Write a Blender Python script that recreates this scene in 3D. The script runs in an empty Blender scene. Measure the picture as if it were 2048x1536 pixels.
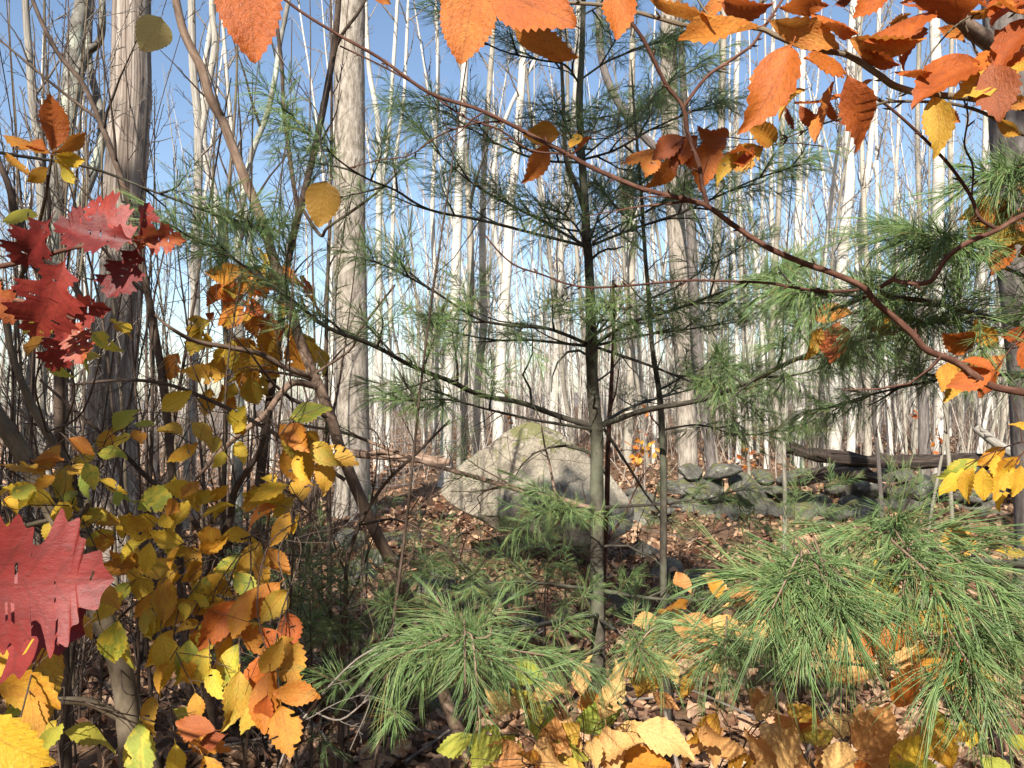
import bpy, math, random
import numpy as np
from mathutils import Vector, Matrix

SEED = 11
random.seed(SEED)
rng = np.random.default_rng(SEED)
scene = bpy.context.scene
C = scene.collection
PI = math.pi

# ------------------------------------------------------------------ camera, sky, sun, exposure
F = 1518.0            # focal length in pixels of the 2048 px wide photograph
HOR = 800.0           # image row of the horizon
CAMZ = 1.5
cam_d = bpy.data.cameras.new('camera')
cam = bpy.data.objects.new('camera', cam_d)
C.objects.link(cam)
cam.location = (0, 0, CAMZ)
cam.rotation_euler = (PI / 2, 0, 0)
cam_d.sensor_width = 36.0
cam_d.lens = F / 2048.0 * 36.0
cam_d.shift_y = (HOR - 768.0) / 2048.0
cam_d.clip_start = 0.02
cam_d.clip_end = 3000
scene.camera = cam

SUN_AZ = math.radians(-14)    # sun stands behind the viewer, a little to the left
SUN_EL = math.radians(36)
S = Vector((math.sin(SUN_AZ) * math.cos(SUN_EL), -math.cos(SUN_AZ) * math.cos(SUN_EL), math.sin(SUN_EL)))
world = bpy.data.worlds.new('World')
scene.world = world
world.use_nodes = True
wn = world.node_tree
sky = wn.nodes.new('ShaderNodeTexSky')
sky.sky_type = 'NISHITA'
sky.sun_disc = False
sky.sun_elevation = SUN_EL
sky.sun_rotation = math.atan2(S.x, S.y)
sky.air_density = 1.0
sky.dust_density = 0.9
sky.ozone_density = 1.2
bg = wn.nodes['Background']
bg.inputs['Strength'].default_value = 0.095
wn.links.new(sky.outputs['Color'], bg.inputs['Color'])
sun_d = bpy.data.lights.new('sun', 'SUN')
sun_d.energy = 5.0
sun_d.angle = math.radians(0.53)
sun_d.color = (1.0, 0.95, 0.87)
sun = bpy.data.objects.new('sun', sun_d)
C.objects.link(sun)
sun.rotation_euler = (-S).to_track_quat('-Z', 'Y').to_euler()
scene.view_settings.view_transform = 'Standard'
scene.view_settings.look = 'None'
scene.view_settings.exposure = 1.05
scene.view_settings.gamma = 1.0
scene.view_settings.use_curve_mapping = False
scene.cycles.max_bounces = 5
scene.cycles.diffuse_bounces = 3
scene.cycles.transmission_bounces = 4
scene.cycles.use_denoising = True

# ------------------------------------------------------------------ helpers
def W(px, py, d):
    """a point seen at (px, py) of the photograph, d metres in front of the viewer"""
    return np.array(((px - 1024.0) / F * d, d, CAMZ + (HOR - py) / F * d))

def smooth(pts, n):
    """Catmull-Rom through pts (k x m array), n samples per span"""
    P = np.asarray(pts, float)
    if len(P) < 3:
        t = np.linspace(0, 1, n + 1)[:, None]
        return P[0] * (1 - t) + P[-1] * t
    Q = np.vstack([2 * P[0] - P[1], P, 2 * P[-1] - P[-2]])
    out = []
    for i in range(1, len(Q) - 2):
        t = np.linspace(0, 1, n, endpoint=False)[:, None]
        a, b, c, d = Q[i - 1], Q[i], Q[i + 1], Q[i + 2]
        out.append(0.5 * (2 * b + (c - a) * t + (2 * a - 5 * b + 4 * c - d) * t ** 2 + (3 * b - a - 3 * c + d) * t ** 3))
    out.append(P[-1][None])
    return np.vstack(out)

def unit(v):
    return v / (np.linalg.norm(v) + 1e-12)

class MB:
    """collects geometry for ONE mesh"""
    def __init__(self):
        self.v, self.q, self.t, self.uq, self.ut, self.n = [], [], [], [], [], 0
    def add(self, verts, quads=None, tris=None, uvs=None):
        verts = np.asarray(verts, float).reshape(-1, 3)
        if uvs is None:
            uvs = verts[:, :2]
        uvs = np.asarray(uvs, float)
        if quads is not None and len(quads):
            quads = np.asarray(quads, int)
            self.q.append(quads + self.n); self.uq.append(uvs[quads])
        if tris is not None and len(tris):
            tris = np.asarray(tris, int)
            self.t.append(tris + self.n); self.ut.append(uvs[tris])
        self.v.append(verts); self.n += len(verts)
    _topo = {}
    def tube(self, P, R, sides=6, rough=0.0, v0=0.0, flute=0.0):
        P = np.asarray(P, float); R = np.asarray(R, float)
        n = len(P)
        key = (n, sides)
        if key not in MB._topo:
            a = np.arange(sides) * (2 * PI / sides)
            i = np.repeat(np.arange(n - 1), sides); k = np.tile(np.arange(sides), n - 1); k2 = (k + 1) % sides
            Q = np.stack([i * sides + k, i * sides + k2, (i + 1) * sides + k2, (i + 1) * sides + k], 1)
            u = np.stack([k, k + 1, k + 1, k], 1) / sides
            vi = np.stack([i, i, i + 1, i + 1], 1)
            MB._topo[key] = (np.cos(a)[None, :, None], np.sin(a)[None, :, None], Q, u, vi)
        ca, sa, Q, u, vi = MB._topo[key]
        D = P[1:] - P[:-1]
        T = np.empty_like(P); T[0] = D[0]; T[-1] = D[-1]; T[1:-1] = D[1:] + D[:-1]
        T /= np.sqrt((T * T).sum(1))[:, None] + 1e-12
        m = np.abs(T.sum(0)); c = int(m.argmin())
        Nn = np.zeros_like(T)                      # T x unit axis c
        Nn[:, (c + 1) % 3] = T[:, (c + 2) % 3]; Nn[:, (c + 2) % 3] = -T[:, (c + 1) % 3]
        Nn /= np.sqrt((Nn * Nn).sum(1))[:, None] + 1e-12
        B = np.empty_like(T)
        B[:, 0] = T[:, 1] * Nn[:, 2] - T[:, 2] * Nn[:, 1]; B[:, 1] = T[:, 2] * Nn[:, 0] - T[:, 0] * Nn[:, 2]; B[:, 2] = T[:, 0] * Nn[:, 1] - T[:, 1] * Nn[:, 0]
        rr = R[:, None]
        if rough:
            rr = rr * (1 + rough * rng.normal(size=(n, sides)))
        if flute:
            fl = rng.normal(size=sides); fl2 = rng.normal(size=sides); k01 = np.linspace(0, 1, n)[:, None]
            rr = rr * (1 + flute * (fl[None] * (1 - k01) + fl2[None] * k01))
        V = P[:, None] + rr[..., None] * (ca * Nn[:, None] + sa * B[:, None])
        s = np.empty(n); s[0] = v0; s[1:] = v0 + np.cumsum(np.sqrt((D * D).sum(1)))
        uv = np.empty(Q.shape + (2,)); uv[..., 0] = u; uv[..., 1] = s[vi]
        self.q.append(Q + self.n); self.uq.append(uv)
        self.v.append(V.reshape(-1, 3)); self.n += n * sides
    def cap(self, P, T, R, sides=10):
        P = np.asarray(P, float); T = unit(np.asarray(T, float))
        ref = np.array((0, 0, 1.0)) if abs(T[2]) < .8 else np.array((1.0, 0, 0))
        N = unit(np.cross(T, ref)); B = np.cross(T, N)
        a = np.arange(sides) * 2 * PI / sides
        V = np.vstack([P + T * R * .15, P + R * (np.cos(a)[:, None] * N + np.sin(a)[:, None] * B)])
        self.add(V, tris=[(0, 1 + k, 1 + (k + 1) % sides) for k in range(sides)], uvs=V[:, :2])
    def mesh(self, name, mat=None, smooth_shade=True):
        me = bpy.data.meshes.new(name)
        V = np.vstack(self.v) if self.v else np.zeros((0, 3))
        q = np.vstack(self.q) if self.q else np.zeros((0, 4), int)
        t = np.vstack(self.t) if self.t else np.zeros((0, 3), int)
        L = np.concatenate([q.ravel(), t.ravel()]).astype(np.int32)
        st = np.concatenate([np.arange(len(q)) * 4, len(q) * 4 + np.arange(len(t)) * 3]).astype(np.int32)
        me.vertices.add(len(V)); me.vertices.foreach_set('co', V.astype(np.float32).ravel())
        me.loops.add(len(L)); me.loops.foreach_set('vertex_index', L)
        me.polygons.add(len(st)); me.polygons.foreach_set('loop_start', st)
        uv = []
        if self.uq: uv.append(np.vstack(self.uq).reshape(-1, 2))
        if self.ut: uv.append(np.vstack(self.ut).reshape(-1, 2))
        lay = me.uv_layers.new(name='UVMap')
        if uv:
            lay.data.foreach_set('uv', np.vstack(uv).astype(np.float32).ravel())
        me.polygons.foreach_set('use_smooth', np.full(len(st), smooth_shade))
        me.update(calc_edges=True)
        if mat is not None:
            me.materials.append(mat)
        return me

def obj(name, data, parent=None, matrix=None, kind=None):
    o = bpy.data.objects.new(name, data)
    C.objects.link(o)
    if parent is not None:
        o.parent = parent
    if matrix is not None:
        o.matrix_basis = matrix
    if kind: o['kind'] = kind
    return o

def tag(o, label, cat, group=None):
    o['label'] = label; o['category'] = cat
    if group: o['group'] = group
    return o

def thing(name, label, cat, group=None, loc=(0, 0, 0)):
    o = obj(name, None)
    o.location = loc
    o.empty_display_size = 0.1
    return tag(o, label, cat, group)

def ground_z(x, y):
    x = np.asarray(x, float); y = np.asarray(y, float)
    z = 0.05 * np.sin(x * 0.9 + 1.3) * np.sin(y * 0.7) + 0.03 * np.sin(x * 2.3 + y * 1.7) + 0.02 * np.sin(x * 4.1 - y * 3.3)
    z = z - 0.015 * np.clip(y - 12, 0, 60) * np.clip(-(x + 1.5) / 6.0, 0, 1)      # falls away to the left, beyond the thicket
    z = z + 0.25 * np.exp(-((y - 10.2 - 0.05 * x) / 1.0) ** 2) * np.clip((x - 1.0) / 1.5, 0, 1)   # bank under the stone wall
    return z

# ------------------------------------------------------------------ materials
def nodes(name):
    m = bpy.data.materials.new(name)
    m.use_nodes = True
    nt = m.node_tree
    nt.nodes.clear()
    out = nt.nodes.new('ShaderNodeOutputMaterial')
    return m, nt, out

def N(nt, typ, **kw):
    n = nt.nodes.new(typ)
    for k, v in kw.items():
        if k in n.inputs.keys():
            n.inputs[k].default_value = v
        else:
            setattr(n, k, v)
    return n

def ramp(nt, stops, interp='LINEAR'):
    r = nt.nodes.new('ShaderNodeValToRGB')
    r.color_ramp.interpolation = interp
    e = r.color_ramp.elements
    while len(e) < len(stops): e.new(0.5)
    for el, (p, c) in zip(e, stops):
        el.position = p
        el.color = (c[0], c[1], c[2], 1)
    return r

def mixc(nt, fac, a, b, blend='MIX'):
    m = nt.nodes.new('ShaderNodeMix'); m.data_type = 'RGBA'; m.blend_type = blend
    for sock, val in ((m.inputs[0], fac), (m.inputs[6], a), (m.inputs[7], b)):
        if hasattr(val, 'is_linked'): nt.links.new(val, sock)
        elif isinstance(val, (int, float)): sock.default_value = val
        else: sock.default_value = (*val, 1)
    return m.outputs[2]

def bark_mat(name, c_dark, c_mid, c_light, su=7.0, sv=6.0, bump=0.5, dist=0.01, lichen=None, rough=0.85, patch=0.0, uvmap=True):
    m, nt, out = nodes(name)
    tc = N(nt, 'ShaderNodeTexCoord')
    mp = N(nt, 'ShaderNodeMapping')
    mp.inputs['Scale'].default_value = (su, sv, 1)
    oi = N(nt, 'ShaderNodeObjectInfo')
    nt.links.new(tc.outputs['UV'], mp.inputs['Vector'])
    cx = N(nt, 'ShaderNodeCombineXYZ')
    mul = N(nt, 'ShaderNodeMath', operation='MULTIPLY'); mul.inputs[1].default_value = 37.0
    nt.links.new(oi.outputs['Random'], mul.inputs[0])
    nt.links.new(mul.outputs[0], cx.inputs['X']); nt.links.new(mul.outputs[0], cx.inputs['Y'])
    nt.links.new(cx.outputs[0], mp.inputs['Location'])
    no = N(nt, 'ShaderNodeTexNoise', Scale=1.0, Detail=6.0, Roughness=0.65)
    nt.links.new(mp.outputs[0], no.inputs['Vector'])
    r = ramp(nt, [(0.30, c_dark), (0.5, c_mid), (0.72, c_light)])
    nt.links.new(no.outputs['Fac'], r.inputs[0])
    col = r.outputs[0]
    no3 = N(nt, 'ShaderNodeTexNoise', Scale=3.0, Detail=4.0)
    nt.links.new(tc.outputs['Object'], no3.inputs['Vector'])
    if lichen:
        r3 = ramp(nt, [(0.50, (0, 0, 0)), (0.60, (1, 1, 1))])
        nt.links.new(no3.outputs['Fac'], r3.inputs[0])
        no4 = N(nt, 'ShaderNodeTexNoise', Scale=30.0, Detail=3.0)
        nt.links.new(tc.outputs['Object'], no4.inputs['Vector'])
        mm = N(nt, 'ShaderNodeMath', operation='MULTIPLY')
        nt.links.new(r3.outputs[0], mm.inputs[0]); nt.links.new(no4.outputs['Fac'], mm.inputs[1])
        m2 = N(nt, 'ShaderNodeMath', operation='MULTIPLY', use_clamp=True); m2.inputs[1].default_value = 1.4
        nt.links.new(mm.outputs[0], m2.inputs[0])
        col = mixc(nt, m2.outputs[0], col, lichen)
    # tone differs a little from tree to tree
    hv = N(nt, 'ShaderNodeHueSaturation')
    mr = N(nt, 'ShaderNodeMapRange'); mr.inputs['To Min'].default_value = 0.75; mr.inputs['To Max'].default_value = 1.2
    nt.links.new(oi.outputs['Random'], mr.inputs[0]); nt.links.new(mr.outputs[0], hv.inputs['Value'])
    nt.links.new(col, hv.inputs['Color'])
    b = N(nt, 'ShaderNodeBsdfPrincipled', Roughness=rough)
    b.inputs['Specular IOR Level'].default_value = 0.25
    nt.links.new(hv.outputs[0], b.inputs['Base Color'])
    bp = N(nt, 'ShaderNodeBump', Strength=bump, Distance=dist)
    nt.links.new(no.outputs['Fac'], bp.inputs['Height'])
    nt.links.new(bp.outputs[0], b.inputs['Normal'])
    nt.links.new(b.outputs[0], out.inputs[0])
    return m

def birch_mat(name, base, light, scar):
    m, nt, out = nodes(name)
    tc = N(nt, 'ShaderNodeTexCoord'); oi = N(nt, 'ShaderNodeObjectInfo')
    mul = N(nt, 'ShaderNodeMath', operation='MULTIPLY'); mul.inputs[1].default_value = 53.0
    nt.links.new(oi.outputs['Random'], mul.inputs[0])
    cx = N(nt, 'ShaderNodeCombineXYZ'); nt.links.new(mul.outputs[0], cx.inputs['Y']); nt.links.new(mul.outputs[0], cx.inputs['X'])
    def tex(su, sv, detail, sc=1.0):
        mp = N(nt, 'ShaderNodeMapping'); mp.inputs['Scale'].default_value = (su, sv, 1)
        nt.links.new(tc.outputs['UV'], mp.inputs[0]); nt.links.new(cx.outputs[0], mp.inputs['Location'])
        no = N(nt, 'ShaderNodeTexNoise', Scale=sc, Detail=detail, Roughness=0.6)
        nt.links.new(mp.outputs[0], no.inputs[0])
        return no.outputs['Fac']
    r1 = ramp(nt, [(0.35, base), (0.65, light)])
    nt.links.new(tex(2.0, 1.6, 4), r1.inputs[0])
    r2 = ramp(nt, [(0.60, (0, 0, 0)), (0.68, (1, 1, 1))])
    nt.links.new(tex(3.0, 22.0, 3), r2.inputs[0])
    r3 = ramp(nt, [(0.63, (0, 0, 0)), (0.69, (1, 1, 1))])
    nt.links.new(tex(2.2, 2.4, 5), r3.inputs[0])
    c = mixc(nt, r2.outputs[0], r1.outputs[0], scar)
    mf = N(nt, 'ShaderNodeMath', operation='MULTIPLY'); mf.inputs[1].default_value = 0.85
    nt.links.new(r3.outputs[0], mf.inputs[0])
    c = mixc(nt, mf.outputs[0], c, (0.05, 0.045, 0.04))
    hv = N(nt, 'ShaderNodeHueSaturation')
    mr = N(nt, 'ShaderNodeMapRange'); mr.inputs['To Min'].default_value = 0.72; mr.inputs['To Max'].default_value = 1.08
    nt.links.new(oi.outputs['Random'], mr.inputs[0]); nt.links.new(mr.outputs[0], hv.inputs['Value']); nt.links.new(c, hv.inputs['Color'])
    b = N(nt, 'ShaderNodeBsdfPrincipled', Roughness=0.7)
    b.inputs['Specular IOR Level'].default_value = 0.3
    nt.links.new(hv.outputs[0], b.inputs['Base Color'])
    nt.links.new(b.outputs[0], out.inputs[0])
    return m

def leaf_mat(name, stops, spot, trans=0.35, veins=10.0, spots=0.6, island=False, edge=None, rough=0.5, bump=0.6):
    m, nt, out = nodes(name)
    if island:
        g = N(nt, 'ShaderNodeNewGeometry'); rnd = g.outputs['Random Per Island']
    else:
        g = N(nt, 'ShaderNodeObjectInfo'); rnd = g.outputs['Random']
    tc = N(nt, 'ShaderNodeTexCoord')
    # blotches inside one leaf shift its place on the colour scale
    mp = N(nt, 'ShaderNodeMapping'); mp.inputs['Scale'].default_value = (1.2, 1.8, 1)
    mul = N(nt, 'ShaderNodeMath', operation='MULTIPLY'); mul.inputs[1].default_value = 91.0
    nt.links.new(rnd, mul.inputs[0])
    cx = N(nt, 'ShaderNodeCombineXYZ'); nt.links.new(mul.outputs[0], cx.inputs['X']); nt.links.new(mul.outputs[0], cx.inputs['Y'])
    nt.links.new(tc.outputs['UV'], mp.inputs[0]); nt.links.new(cx.outputs[0], mp.inputs['Location'])
    no = N(nt, 'ShaderNodeTexNoise', Scale=1.6, Detail=4.0, Roughness=0.6)
    nt.links.new(mp.outputs[0], no.inputs[0])
    a = N(nt, 'ShaderNodeMath', operation='MULTIPLY_ADD'); a.inputs[1].default_value = 1.1; a.inputs[2].default_value = -0.55
    nt.links.new(no.outputs['Fac'], a.inputs[0])
    s = N(nt, 'ShaderNodeMath', operation='ADD', use_clamp=True)
    nt.links.new(a.outputs[0], s.inputs[0]); nt.links.new(rnd, s.inputs[1])
    r = ramp(nt, stops); nt.links.new(s.outputs[0], r.inputs[0])
    col = r.outputs[0]
    # brown specks
    no2 = N(nt, 'ShaderNodeTexNoise', Scale=7.0, Detail=4.0, Roughness=0.7)
    nt.links.new(mp.outputs[0], no2.inputs[0])
    r2 = ramp(nt, [(0.54, (0, 0, 0)), (0.70, (spots, spots, spots))]); nt.links.new(no2.outputs['Fac'], r2.inputs[0])
    col = mixc(nt, r2.outputs[0], col, spot)
    # veins: chevrons from the midrib
    sx = N(nt, 'ShaderNodeSeparateXYZ'); nt.links.new(tc.outputs['UV'], sx.inputs[0])
    ab = N(nt, 'ShaderNodeMath', operation='ABSOLUTE'); nt.links.new(sx.outputs['X'], ab.inputs[0])
    ch = N(nt, 'ShaderNodeMath', operation='MULTIPLY_ADD'); ch.inputs[1].default_value = -0.28
    nt.links.new(ab.outputs[0], ch.inputs[0]); nt.links.new(sx.outputs['Y'], ch.inputs[2])
    fr = N(nt, 'ShaderNodeMath', operation='MULTIPLY'); fr.inputs[1].default_value = veins; nt.links.new(ch.outputs[0], fr.inputs[0])
    f2 = N(nt, 'ShaderNodeMath', operation='FRACT'); nt.links.new(fr.outputs[0], f2.inputs[0])
    pp = N(nt, 'ShaderNodeMath', operation='PINGPONG'); pp.inputs[1].default_value = 0.5; nt.links.new(f2.outputs[0], pp.inputs[0])
    lt = N(nt, 'ShaderNodeMath', operation='LESS_THAN'); lt.inputs[1].default_value = 0.07; nt.links.new(pp.outputs[0], lt.inputs[0])
    l2 = N(nt, 'ShaderNodeMath', operation='LESS_THAN'); l2.inputs[1].default_value = 0.035; nt.links.new(ab.outputs[0], l2.inputs[0])
    mx = N(nt, 'ShaderNodeMath', operation='MAXIMUM'); nt.links.new(lt.outputs[0], mx.inputs[0]); nt.links.new(l2.outputs[0], mx.inputs[1])
    m3 = N(nt, 'ShaderNodeMath', operation='MULTIPLY'); m3.inputs[1].default_value = 0.55; nt.links.new(mx.outputs[0], m3.inputs[0])
    vein_c = mixc(nt, 0.5, col, spot)
    col = mixc(nt, m3.outputs[0], col, vein_c)
    if edge:
        r4 = ramp(nt, [(0.70, (0, 0, 0)), (1.0, (0.8, 0.8, 0.8))])
        ad = N(nt, 'ShaderNodeMath', operation='MULTIPLY'); nt.links.new(ab.outputs[0], ad.inputs[0])
        no5 = N(nt, 'ShaderNodeMath', operation='MULTIPLY_ADD'); no5.inputs[1].default_value = 0.9; no5.inputs[2].default_value = 0.5
        nt.links.new(no.outputs['Fac'], no5.inputs[0]); nt.links.new(no5.outputs[0], ad.inputs[1])
        nt.links.new(ad.outputs[0], r4.inputs[0])
        col = mixc(nt, r4.outputs[0], col, edge)
    b = N(nt, 'ShaderNodeBsdfPrincipled', Roughness=rough); b.inputs['Specular IOR Level'].default_value = 0.35
    nt.links.new(col, b.inputs['Base Color'])
    bp = N(nt, 'ShaderNodeBump', Strength=bump, Distance=0.004); nt.links.new(no2.outputs['Fac'], bp.inputs['Height']); nt.links.new(bp.outputs[0], b.inputs['Normal'])
    tr = N(nt, 'ShaderNodeBsdfTranslucent'); nt.links.new(col, tr.inputs[0])
    ms = N(nt, 'ShaderNodeMixShader'); ms.inputs[0].default_value = trans
    nt.links.new(b.outputs[0], ms.inputs[1]); nt.links.new(tr.outputs[0], ms.inputs[2])
    nt.links.new(ms.outputs[0], out.inputs[0])
    return m

def needle_mat():
    m, nt, out = nodes('pine_needle')
    g = N(nt, 'ShaderNodeNewGeometry'); oi = N(nt, 'ShaderNodeObjectInfo')
    r = ramp(nt, [(0.0, (0.095, 0.175, 0.050)), (0.5, (0.195, 0.31, 0.10)), (0.85, (0.31, 0.43, 0.175)), (0.93, (0.38, 0.41, 0.15)), (0.97, (0.38, 0.25, 0.09)), (1.0, (0.30, 0.14, 0.05))])
    nt.links.new(g.outputs['Random Per Island'], r.inputs[0])
    hv = N(nt, 'ShaderNodeHueSaturation'); mr = N(nt, 'ShaderNodeMapRange'); mr.inputs['To Min'].default_value = 0.8; mr.inputs['To Max'].default_value = 1.25
    nt.links.new(oi.outputs['Random'], mr.inputs[0]); nt.links.new(mr.outputs[0], hv.inputs['Value']); nt.links.new(r.outputs[0], hv.inputs['Color'])
    b = N(nt, 'ShaderNodeBsdfPrincipled', Roughness=0.38); b.inputs['Specular IOR Level'].default_value = 0.5
    nt.links.new(hv.outputs[0], b.inputs['Base Color'])
    tr = N(nt, 'ShaderNodeBsdfTranslucent'); nt.links.new(hv.outputs[0], tr.inputs[0])
    ms = N(nt, 'ShaderNodeMixShader'); ms.inputs[0].default_value = 0.3
    nt.links.new(b.outputs[0], ms.inputs[1]); nt.links.new(tr.outputs[0], ms.inputs[2]); nt.links.new(ms.outputs[0], out.inputs[0])
    return m

def rock_mat(name, a, bcol, moss=0.95):
    m, nt, out = nodes(name)
    tc = N(nt, 'ShaderNodeTexCoord')
    n1 = N(nt, 'ShaderNodeTexNoise', Scale=2.2, Detail=8.0, Roughness=0.65); nt.links.new(tc.outputs['Object'], n1.inputs[0])
    r1 = ramp(nt, [(0.32, a), (0.66, bcol)]); nt.links.new(n1.outputs['Fac'], r1.inputs[0])
    n2 = N(nt, 'ShaderNodeTexNoise', Scale=38.0, Detail=5.0, Roughness=0.7); nt.links.new(tc.outputs['Object'], n2.inputs[0])
    rg = ramp(nt, [(0.3, (0.5, 0.5, 0.5)), (0.7, (1.35, 1.35, 1.35))]); nt.links.new(n2.outputs['Fac'], rg.inputs[0])
    col = mixc(nt, 0.9, r1.outputs[0], rg.outputs[0], 'MULTIPLY')
    # pale round lichen
    vo = N(nt, 'ShaderNodeTexVoronoi', Scale=9.0); nt.links.new(tc.outputs['Object'], vo.inputs[0])
    nm = N(nt, 'ShaderNodeTexNoise', Scale=2.7, Detail=3.0); nt.links.new(tc.outputs['Object'], nm.inputs[0])
    rv = ramp(nt, [(0.25, (1, 1, 1)), (0.36, (0, 0, 0))]); nt.links.new(vo.outputs['Distance'], rv.inputs[0])
    rn = ramp(nt, [(0.52, (0, 0, 0)), (0.62, (0.7, 0.7, 0.7))]); nt.links.new(nm.outputs['Fac'], rn.inputs[0])
    ml = N(nt, 'ShaderNodeMath', operation='MULTIPLY'); nt.links.new(rv.outputs[0], ml.inputs[0]); nt.links.new(rn.outputs[0], ml.inputs[1])
    col = mixc(nt, ml.outputs[0], col, (0.38, 0.37, 0.28))
    if moss:
        sx = N(nt, 'ShaderNodeSeparateXYZ'); nt.links.new(tc.outputs['Generated'], sx.inputs[0])
        nz = N(nt, 'ShaderNodeTexNoise', Scale=6.0, Detail=6.0, Roughness=0.7); nt.links.new(tc.outputs['Object'], nz.inputs[0])
        ad = N(nt, 'ShaderNodeMath', operation='MULTIPLY_ADD'); ad.inputs[1].default_value = 0.55; nt.links.new(sx.outputs['Z'], ad.inputs[0]); nt.links.new(nz.outputs['Fac'], ad.inputs[2])
        rm = ramp(nt, [(moss, (0, 0, 0)), (moss + .07, (0.85, 0.85, 0.85))]); nt.links.new(ad.outputs[0], rm.inputs[0])
        n6 = N(nt, 'ShaderNodeTexNoise', Scale=70.0, Detail=2.0); nt.links.new(tc.outputs['Object'], n6.inputs[0])
        mossc = mixc(nt, n6.outputs['Fac'], (0.06, 0.075, 0.02), (0.22, 0.20, 0.08))
        col = mixc(nt, rm.outputs[0], col, mossc)
    dn = N(nt, 'ShaderNodeTexNoise', Scale=3.0, Detail=4.0); nt.links.new(tc.outputs['Object'], dn.inputs[0])
    dv = mixc(nt, 0.35, tc.outputs['Object'], dn.outputs['Color'])
    vc = N(nt, 'ShaderNodeTexVoronoi', Scale=1.7, feature='DISTANCE_TO_EDGE'); nt.links.new(dv, vc.inputs[0])
    rc = ramp(nt, [(0.0, (0.8, 0.8, 0.8)), (0.018, (0, 0, 0))]); nt.links.new(vc.outputs['Distance'], rc.inputs[0])
    col = mixc(nt, rc.outputs[0], col, (0.06, 0.05, 0.04))
    b = N(nt, 'ShaderNodeBsdfPrincipled', Roughness=0.9); b.inputs['Specular IOR Level'].default_value = 0.2
    nt.links.new(col, b.inputs['Base Color'])
    sm = N(nt, 'ShaderNodeMath', operation='MULTIPLY_ADD'); sm.inputs[1].default_value = 0.4
    nt.links.new(n2.outputs['Fac'], sm.inputs[0]); nt.links.new(n1.outputs['Fac'], sm.inputs[2])
    bp = N(nt, 'ShaderNodeBump', Strength=0.9, Distance=0.06); nt.links.new(sm.outputs[0], bp.inputs['Height']); nt.links.new(bp.outputs[0], b.inputs['Normal'])
    nt.links.new(b.outputs[0], out.inputs[0])
    return m

def plain_noise_mat(name, a, bcol, scale=8.0, bump=0.5, dist=0.02):
    m, nt, out = nodes(name)
    tc = N(nt, 'ShaderNodeTexCoord')
    n1 = N(nt, 'ShaderNodeTexNoise', Scale=scale, Detail=8.0, Roughness=0.7); nt.links.new(tc.outputs['Object'], n1.inputs[0])
    r1 = ramp(nt, [(0.35, a), (0.65, bcol)]); nt.links.new(n1.outputs['Fac'], r1.inputs[0])
    b = N(nt, 'ShaderNodeBsdfPrincipled', Roughness=0.95); b.inputs['Specular IOR Level'].default_value = 0.15
    nt.links.new(r1.outputs[0], b.inputs['Base Color'])
    bp = N(nt, 'ShaderNodeBump', Strength=bump, Distance=dist); nt.links.new(n1.outputs['Fac'], bp.inputs['Height']); nt.links.new(bp.outputs[0], b.inputs['Normal'])
    nt.links.new(b.outputs[0], out.inputs[0])
    return m

M = {}
M['soil'] = plain_noise_mat('leaf_mould', (0.05, 0.028, 0.016), (0.22, 0.13, 0.075), 9.0, 0.8, 0.04)
M['hill'] = plain_noise_mat('wooded_hill', (0.10, 0.09, 0.085), (0.20, 0.175, 0.155), 0.15, 0.3, 1.0)
M['birch'] = birch_mat('birch_bark', (0.40, 0.36, 0.30), (0.62, 0.58, 0.51), (0.16, 0.14, 0.11))
M['aspen'] = birch_mat('aspen_bark', (0.20, 0.175, 0.135), (0.40, 0.355, 0.28), (0.11, 0.095, 0.075))
M['twig_grey'] = bark_mat('grey_twig_bark', (0.09, 0.072, 0.06), (0.18, 0.15, 0.125), (0.29, 0.25, 0.21), 3, 12, 0.3, 0.003)
M['twig_pale'] = bark_mat('pale_twig_bark', (0.15, 0.12, 0.10), (0.26, 0.22, 0.185), (0.38, 0.335, 0.285), 3, 12, 0.3, 0.003)
M['twig_dark'] = bark_mat('dark_twig_bark', (0.035, 0.024, 0.018), (0.075, 0.05, 0.035), (0.14, 0.10, 0.075), 3, 18, 0.3, 0.003)
M['twig_red'] = bark_mat('red_brown_twig_bark', (0.045, 0.018, 0.012), (0.095, 0.040, 0.025), (0.19, 0.10, 0.068), 3, 30, 0.4, 0.002)
M['pine_bark'] = bark_mat('pine_bark', (0.018, 0.014, 0.010), (0.048, 0.040, 0.029), (0.105, 0.092, 0.068), 3, 14, 0.6, 0.004, lichen=(0.13, 0.135, 0.09))
M['brown_bark'] = bark_mat('smooth_brown_bark', (0.085, 0.052, 0.034), (0.185, 0.12, 0.082), (0.34, 0.245, 0.18), 4, 9, 0.4, 0.003)
M['olive_bark'] = bark_mat('olive_brown_bark', (0.06, 0.045, 0.028), (0.13, 0.10, 0.065), (0.22, 0.175, 0.12), 4, 10, 0.4, 0.003)
M['lichen_bark'] = bark_mat('lichened_bark', (0.06, 0.055, 0.045), (0.16, 0.145, 0.12), (0.28, 0.26, 0.22), 4, 9, 0.6, 0.006, lichen=(0.46, 0.48, 0.38))
M['furrow_bark'] = bark_mat('furrowed_bark', (0.09, 0.075, 0.055), (0.26, 0.22, 0.175), (0.42, 0.375, 0.31), 26, 5.5, 1.0, 0.02)
M['grey_bark'] = bark_mat('grey_mottled_bark', (0.14, 0.125, 0.10), (0.29, 0.26, 0.215), (0.44, 0.405, 0.345), 14, 4, 0.8, 0.012)
M['dark_bark'] = bark_mat('dark_grey_bark', (0.05, 0.042, 0.036), (0.12, 0.10, 0.088), (0.22, 0.19, 0.165), 16, 5, 0.8, 0.012)
M['dead_wood'] = bark_mat('silvered_bare_wood', (0.045, 0.032, 0.024), (0.22, 0.175, 0.14), (0.48, 0.42, 0.36), 40, 0.9, 1.0, 0.02)
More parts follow.
